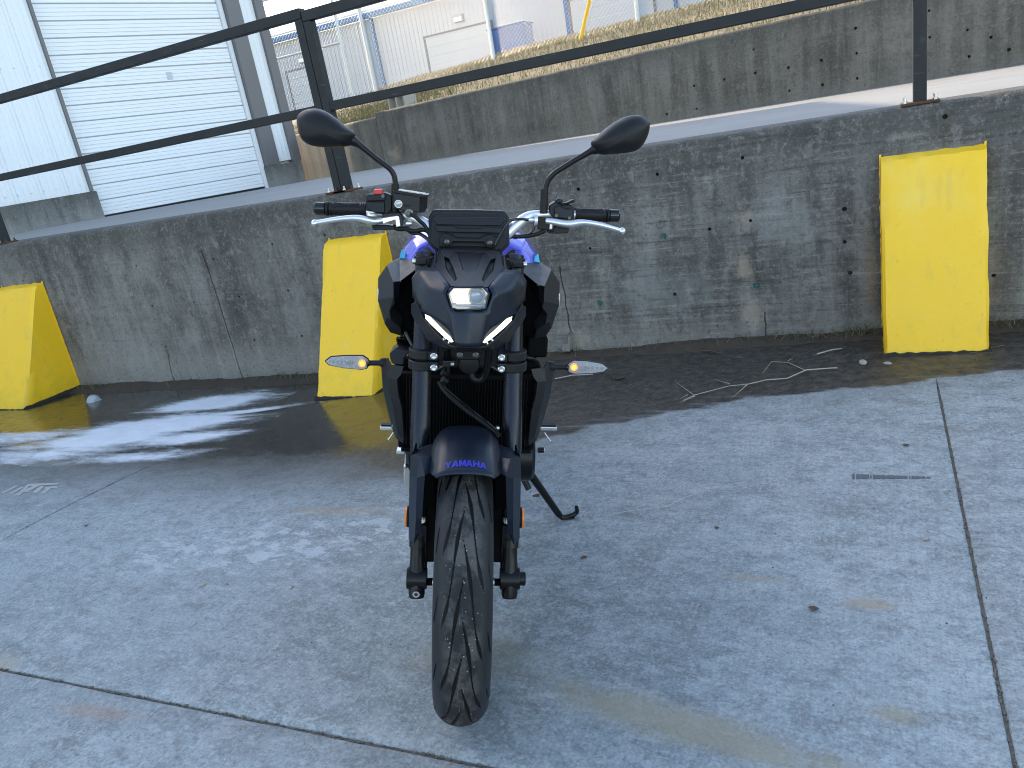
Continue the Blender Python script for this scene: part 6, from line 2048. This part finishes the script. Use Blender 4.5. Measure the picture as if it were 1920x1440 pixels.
# foot pegs with feelers, brake pedal, shift lever
for s, pk, q0, q1 in ((-1, (-0.2710, 0.9300, 0.3512), (-0.2610, 0.9300, 0.3315), (-0.2781, 0.9300, 0.3055)), (1, (0.2806, 0.9300, 0.3598), (0.2733, 0.9300, 0.3400), (0.2949, 0.9300, 0.3090))):
    mb = MB(); mb.box(pk, (.072, .03, .014)); po = mb.build('foot_peg', M['alu'], bike, bevel=.003)
    MB().box(shift(pk, 0, 0, .009), (.066, .024, .008)).build('peg_rubber', M['rubber'], po, bevel=.002)
    fl = MB(); fl.tube([q0, q1], .0028, 8); fl.ball(q1, .0048, 8, 6); fl.build('peg_feeler', M['alu'], po, smooth=True, angle=60)
    MB().box((pk[0] - s * .07, pk[1] + .01, pk[2] + .05), (.05, .05, .16)).build('peg_bracket', M['satin_black'], bike, bevel=.006)
bp_ = MB(); bp_.box((-0.2238, 0.8000, 0.3184), (.028, .035, .014)); bp_.build('brake_pedal', M['alu'], bike, bevel=.003)
q = (0.2393, 0.8000, 0.3272); e = (0.2601, 0.8000, 0.3275)
sl = MB(); sl.tube([q, e], .0085, 14); slo = sl.build('shift_lever', M['rubber'], bike, smooth=True, angle=40)
MB().tube([e, (e[0] + .003, e[1], e[2])], .006, 12).build('lever_tip', M['zinc'], slo)
for k in range(5):
    qq = Vector(q).lerp(Vector(e), .15 + .18 * k); MB().tube([qq, qq + Vector((.003, 0, 0))], .0095, 14).build('rubber_ring', M['rubber'], slo)
# side stand reaching the ground
BW_ = bike.matrix_world.copy(); BI = BW_.inverted()
foot = BI @ Vector((-1.0058, 2.1810, -0.0016)); heel = BI @ Vector((-0.9584, 2.1938, -0.0015))
foot = foot + Vector((0, 0, .008)); heel = heel + Vector((0, 0, .008))
top = Vector((0.1976, 0.7200, 0.2942))
ss = MB(); ss.tube([top, top.lerp(foot, .12), top.lerp(foot, .9), foot + Vector((-.006, 0, .010))], [.017, .0135, .0120, .0105], 16)
sso = ss.build('side_stand', M['satin_black'], bike, smooth=True, angle=50)
ft = MB(); ft.tube([foot + Vector((-.006, 0, .010)), foot + Vector((.006, 0, 0)), heel + Vector((-.004, .01, .002)), heel + Vector((.010, .016, .012)), BI @ (Vector((-0.9482, 2.1986, -0.0015)) + Vector((0.0, 0, .045)))], [.010, .0085, .0085, .008, .0065], 12, smooth=1)
ft.build('stand_foot', M['satin_black'], sso, smooth=True, angle=60)
fp2 = MB(); fp2.box((foot + heel) / 2 + Vector((.0, .008, -.003)), (.045, .028, .006)); fp2.build('foot_plate', M['satin_black'], sso, bevel=.002)
sp = MB(); sp.tube([(0.1847, 0.7400, 0.2593), (0.2087, 0.7200, 0.2176)], .0105, 14); sp.build('stand_spring', M['satin_black'], sso, smooth=True, angle=40)
MB().tube([(0.2086, 0.7200, 0.2185), (0.2151, 0.7200, 0.2048), (0.2242, 0.7200, 0.1954), (0.2218, 0.7200, 0.1875)], .0018, 6, smooth=1).build('spring_hook', M['zinc'], sso)
MB().tube([(0.2215, 0.7200, 0.1940), (0.2450, 0.7200, 0.1974)], [.003, .006], 6).build('spring_lug', M['rust'], sso)
MB().box(top + Vector((-.03, .0, .03)), (.06, .05, .07)).build('stand_bracket', M['satin_black'], bike, bevel=.006)

# ------------------------------------------------------------------ litter and small things on the ground
def gz(p, dz=.0): return Vector((p[0], p[1], zg(p[0], p[1]) + dz))
def twig(paths, label, mat, r, group='dead twigs lying in the gutter'):
    base_ = gz(paths[0][0])
    root = tag(empty('twig', tuple(base_)), label, 'twig', group)
    for i, pth in enumerate(paths):
        pts = [gz(p, .012 + .006 * math.sin(k * 2.1 + i)) - base_ for k, p in enumerate(pth)]
        n = len(pts)
        rr = [r[0] * (1 - k / (n - 1)) + r[1] * k / (n - 1) for k in range(n)] if i == 0 else [r[0] * .65 * (1 - .7 * k / (n - 1)) for k in range(n)]
        MB().tube(pts, rr, 7).build('stem' if i == 0 else 'branch', mat, root, smooth=True, angle=60)
twig([[(-0.1608, 3.6383, 0.0090), (-0.2937, 3.6123, 0.0059), (-0.3723, 3.5361, 0.0039), (-0.4645, 3.5110, 0.0019), (-0.5384, 3.4488, 0.0002), (-0.6232, 3.4652, -0.0021), (-0.7636, 3.3485, -0.0057), (-0.8000, 3.2713, -0.0062)], [(-0.6232, 3.4652, -0.0021), (-0.7065, 3.5475, -0.0047)], [(-0.5384, 3.4488, 0.0002), (-0.5860, 3.3128, -0.0009)], [(-0.2937, 3.6123, 0.0059), (-0.3868, 3.7606, 0.0040), (-0.4638, 3.7565, 0.0021), (-0.4890, 3.6001, 0.0014)],
      [(-0.7636, 3.3485, -0.0057), (-0.9046, 3.5582, -0.0107)], [(-0.7636, 3.3485, -0.0057), (-0.8058, 3.2521, -0.0063)], [(-0.7979, 3.3585, -0.0066), (-0.8193, 3.2927, -0.0068)], [(-0.3868, 3.7606, 0.0040), (-0.3700, 3.7974, 0.0044)]],
     'long pale branching dead twig on the wet ground left of the right yellow bumper', M['twig'], (.0034, .0016))
twig([[(-1.5963, 3.6848, -0.0335), (-1.4996, 3.7141, -0.0307), (-1.3938, 3.7414, -0.0276)]], 'short straight pale stick lying just below the right turn signal', M['twig'], (.0035, .003))
twig([[(-0.2601, 3.8514, 0.0073), (-0.1934, 3.8883, 0.0090), (-0.1510, 3.9299, 0.0102)]], 'thin tan stick close to the wall base beside the right bumper', M['twig'], (.004, .003))
twig([[(-0.8654, 4.0270, -0.0111), (-0.7964, 3.9945, -0.0086), (-0.7365, 3.9556, -0.0065)]], 'thin brown stick lying close under the wall left of the branching twig', M['dark_twig'], (.005, .003))


twig([[(-0.8545, 2.2053, -0.0012), (-0.7747, 2.2398, -0.0010), (-0.6585, 2.3000, -0.0006), (-0.6107, 2.3538, -0.0004), (-0.5341, 2.4186, 0.0001), (-0.4187, 2.5032, 0.0009)]], 'very long hair-thin straw lying on the open concrete right of the side stand', M['straw_pale'], (.0013, .0010), None)


def leaf(p, size, rot, label, mat=None, curl=.4):
    p = gz(p, .003)
    n = 5
    v, f = [], []
    for i in range(n):
        t = i / (n - 1)
        w = size * .32 * math.sin(math.pi * min(.97, max(.03, t)))
        z = curl * size * (t - .5) ** 2
        v += [(size * (t - .5), -w, z + .25 * w), (size * (t - .5), 0, z), (size * (t - .5), w, z + .3 * w)]
    for i in range(n - 1):
        for j in range(2): f.append((i * 3 + j, i * 3 + j + 1, i * 3 + j + 4, i * 3 + j + 3))
    mb = MB(); mb.v, mb.f = v, f
    o = mb.build('dead_leaf', mat or M['dark_twig'], None, solid=.0015, smooth=True)
    o.location = p; o.rotation_euler = (random.uniform(-.15, .15), random.uniform(-.15, .15), rot)
    tag(o, label, 'leaf', 'dead leaves scattered on the paving')
leaf((-0.1571, 1.8120, 0.0001), .026, .1, 'dark brown dead leaf alone on the open concrete right of the front wheel')
leaf((0.0928, 2.8228, 0.0073), .024, .4, 'small brown dead leaf on the pale concrete near the long black scuff')
leaf((-0.4698, 2.1865, 0.0002), .016, .1, 'tiny brown dead leaf on the concrete right of the side stand foot')
leaf((-1.2237, 3.6571, -0.0213), .07, .2, 'curled grey brown dead leaf in the gutter right of the turn signal', None, .8)
leaf((0.1231, 2.1948, 0.0019), .020, .9, 'tan dead leaf on the concrete beside the straight paving joint', M['twig'])
leaf((-0.8453, 1.9566, -0.0003), .022, .5, 'reddish brown leaf scrap just right of the fork bottom', M['dark_twig'])
leaf((-0.0265, 4.2016, 0.0137), .09, .5, 'dark dead leaf wedged at the wall foot left of the right bumper', None, .9)
leaf((-3.1122, 1.8783, -0.0017), .020, 1.2, 'small black curled scrap on the concrete at the far left', M['tyre_mark'])
# clear plastic scrap
p = gz((-5.5968, 3.7957, -0.1689), .0)
mb = MB()
v, f = [], []
for i in range(7):
    for j in range(10):
        a = 2 * math.pi * j / 10
        r = .055 * math.cos(i / 6 * 1.4)
        w = 1 + .25 * mnoise.noise(Vector((i * 1.3, j * 1.7, 0)))
        v.append((r * w * math.cos(a), r * w * math.sin(a), .05 * math.sin(i / 6 * 1.4) * w))
for i in range(6):
    for j in range(10): f.append((i * 10 + j, i * 10 + (j + 1) % 10, (i + 1) * 10 + (j + 1) % 10, (i + 1) * 10 + j))
mb.v, mb.f = v, f
o = mb.build('plastic_scrap', M['clear_scrap'], smooth=True, angle=40); o.location = p
tag(o, 'crumpled clear plastic lid on the wet ground beside the far left bumper', 'litter')
# pale chips and pebbles
for (px, lab, s) in (((-1.7755, 1.6399, 0.0000), 'white flat chip on the concrete left of the front wheel', .012), ((-1.9773, 1.4063, 0.0000), 'small pale pebble on the concrete in the left foreground', .008), ((0.0491, 3.6881, 0.0142), 'white pebble at the front corner of the right yellow bumper', .020), ((-0.0532, 3.7105, 0.0119), 'grey flat stone in the gutter left of the right bumper', .03), ((-2.1325, 1.5929, 0.0000), 'small pale stone chip on the concrete among the white flakes', .014)):
    mb = MB(); mb.ball((0, 0, 0), s, 8, 5, (1, .6, .35)); o = mb.build('pebble', M['twig'] if 'grey' not in lab else M['cinder'], None, smooth=True, angle=30)
    o.location = gz(px, s * .25); o.rotation_euler = (0, 0, random.uniform(0, 3)); tag(o, lab, 'stone', 'loose stones on the paving')
# loose grit everywhere: uncountable
mb = MB()
for _ in range(600):
    x, y = random.uniform(-4, 1.2), random.uniform(1.0, 4.0)
    if y < 3 and random.random() < .6: continue
    s = random.uniform(.0006, .0020)
    mb.box((x, y, zg(x, y) + s * .4), (s * 2, s * 1.4, s), Matrix.Rotation(random.uniform(0, 3), 3, 'Z'))
o = mb.build('grit', M['joint_dirt'], normals=False); o['kind'] = 'stuff'
mb = MB()
for _ in range(110):
    x = random.uniform(-2.6, 1.2); y = random.uniform(3.2, 4.05)
    a = random.uniform(0, 3.1); l = random.uniform(.012, .05)
    c0 = Vector((x, y, zg(x, y) + .003)); d_ = Vector((math.cos(a), math.sin(a) * .5, .05)) * l
    mb.tube([c0, c0 + d_ * .5 + Vector((0, 0, .002)), c0 + d_], random.uniform(.0005, .0011), 4)
o = mb.build('straw_litter', M['straw'], normals=False); o['kind'] = 'stuff'
# black rubber scuff printed on the paving: a thin crust of rubber
p0, p1 = gz((-0.0784, 2.5736, 0.0036)), gz((0.1579, 2.5805, 0.0054))
mb = MB()
prev = None
for i in range(60):
    t = i / 59
    p = p0.lerp(p1, t)
    w = (.017 * (1 - .70 * t)) * (1 + .8 * mnoise.noise(Vector((i * .7, 0, 0))))
    cur = [Vector((p.x, p.y - w, zg(p.x, p.y) + .0015)), Vector((p.x, p.y + w, zg(p.x, p.y) + .0015))]
    if prev and mnoise.noise(Vector((i * .9, 5, 0))) > -.22: mb.add([prev[0], prev[1], cur[1], cur[0]], [(3, 2, 1, 0)])
    prev = cur
o = mb.build('rubber_scuff', M['scuff'], solid=.0015); tag(o, 'long thin black rubber scuff on the pale concrete left of the straight joint', 'scuff mark')

# dried pale tyre tread print at the left edge
mb = MB()
for (a, b_, c_, d_) in [((-4.0738, 2.1081, -0.0112), (-4.0889, 2.1919, -0.0159), (-4.0655, 2.1941, -0.0160), (-4.0509, 2.1104, -0.0113)), ((-4.0035, 2.1026, -0.0108), (-4.0245, 2.1846, -0.0153), (-4.0014, 2.1868, -0.0154), (-3.9809, 2.1049, -0.0109)), ((-3.9344, 2.0971, -0.0105), (-4.0226, 2.2183, -0.0174), (-3.9994, 2.2205, -0.0174), (-3.9048, 2.1002, -0.0106)), ((-3.9478, 2.1399, -0.0127), (-3.9632, 2.2374, -0.0184), (-3.9237, 2.2342, -0.0181), (-3.9013, 2.1318, -0.0122)), ((-3.8642, 2.1355, -0.0123), (-3.9045, 2.2092, -0.0166), (-3.8743, 2.2120, -0.0167), (-3.8194, 2.1337, -0.0122)), ((-4.0316, 2.2243, -0.0178), (-3.8272, 2.2565, -0.0193), (-3.8020, 2.2386, -0.0181), (-3.9959, 2.2006, -0.0162)), ((-3.7895, 2.1305, -0.0120), (-3.8276, 2.2033, -0.0161), (-3.8053, 2.2054, -0.0161), (-3.7605, 2.1335, -0.0121)), ((-3.8575, 2.2004, -0.0160), (-3.7847, 2.2204, -0.0170), (-3.7603, 2.2032, -0.0159), (-3.8326, 2.1833, -0.0149))]:
    mb.add([(p[0], p[1], zg(p[0], p[1]) + .002) for p in (a, b_, c_, d_)], [(0, 1, 2, 3)])
o = mb.build('tread_print', M['straw_pale'], solid=.0012)
o['kind'] = 'stuff'

# thin white ice left in the wet gutter
m = NT('thin_white_ice')
x, y, z = m.xyz()
at = m.node('ShaderNodeAttribute', attribute_name='cover').outputs['Fac']
st = m.noise(1, 6, .68, m.scale(m.pos(), (1.5, 5.5, 1), rot=(0, 0, -.22)), .6)
st2 = m.noise(14, 6, .7, m.scale(m.pos(), (.6, 1.5, 1), rot=(0, 0, -.22)))
msk = m.add(at, m.add(m.mul(m.math('SUBTRACT', st, .5), .95), m.mul(m.math('SUBTRACT', st2, .5), .45)))
msk = m.step(msk, .08, .66)
tr = m.node('ShaderNodeBsdfTransparent')
col = m.mix(m.noise(9, 5, .7), (.60, .63, .67), (.88, .90, .93))
m.done(col, m.step(st2, .3, .7, .35, .65), 0, m.bump(st2, .4, .01))
mx = m.node('ShaderNodeMixShader'); m.put(mx.inputs[0], m.mul(msk, .96))
m.t.links.new(tr.outputs[0], mx.inputs[1]); m.t.links.new(m.b.outputs[0], mx.inputs[2]); m.t.links.new(mx.outputs[0], m.out.inputs[0])
spots = [((-4.1711, 3.6384, -0.1360), .38, .15, 1.25), ((-4.1658, 3.1565, -0.0980), .55, .19, 1.15), ((-4.3330, 2.8969, -0.0754), .55, .18, .9), ((-3.7004, 2.9098, -0.0710), .38, .12, .75), ((-3.6153, 3.4372, -0.1126), .34, .05, .8), ((-4.4410, 2.6539, -0.0532), .55, .20, .55), ((-5.2063, 2.8782, -0.0811), .6, .18, .55), ((-3.7324, 2.6046, -0.0448), .45, .10, .5), ((-3.2962, 3.0330, -0.0703), .16, .05, .35)]
NX, NY = 140, 90
xs = np.linspace(-7.2, -2.7, NX); ys = np.linspace(2.0, 4.0, NY)
v, f, cv = [], [], []
for xx in xs:
    for yy in ys:
        c_ = 0
        for (p, rx, ry, k) in spots:
            dx, dy = xx - p[0], yy - p[1]
            ca, sa = math.cos(.22), math.sin(.22)
            uu, ww = (dx * ca + dy * sa) / rx, (dy * ca - dx * sa) / ry
            c_ = max(c_, k * math.exp(-(uu * uu + ww * ww) * .9))
        v.append((xx, yy, zg(xx, yy) + .004)); cv.append(c_)
keep = lambda q: max(cv[i] for i in q) > .10
for i in range(NX - 1):
    for j in range(NY - 1):
        q = (i * NY + j, (i + 1) * NY + j, (i + 1) * NY + j + 1, i * NY + j + 1)
        if keep(q): f.append(q)
me = bpy.data.meshes.new('ice_patch'); me.from_pydata(v, [], f)
at_ = me.attributes.new('cover', 'FLOAT', 'POINT'); at_.data.foreach_set('value', np.array(cv, np.float32))
bm = bmesh.new(); bm.from_mesh(me); bmesh.ops.delete(bm, geom=[q for q in bm.verts if not q.link_faces], context='VERTS'); bm.to_mesh(me); bm.free()
me.materials.append(m.m)
ice = bpy.data.objects.new('ice_patch', me); COL.objects.link(ice)
tag(ice, 'streaky thin white ice patch on the wet ground between the two left bumpers', 'ice')
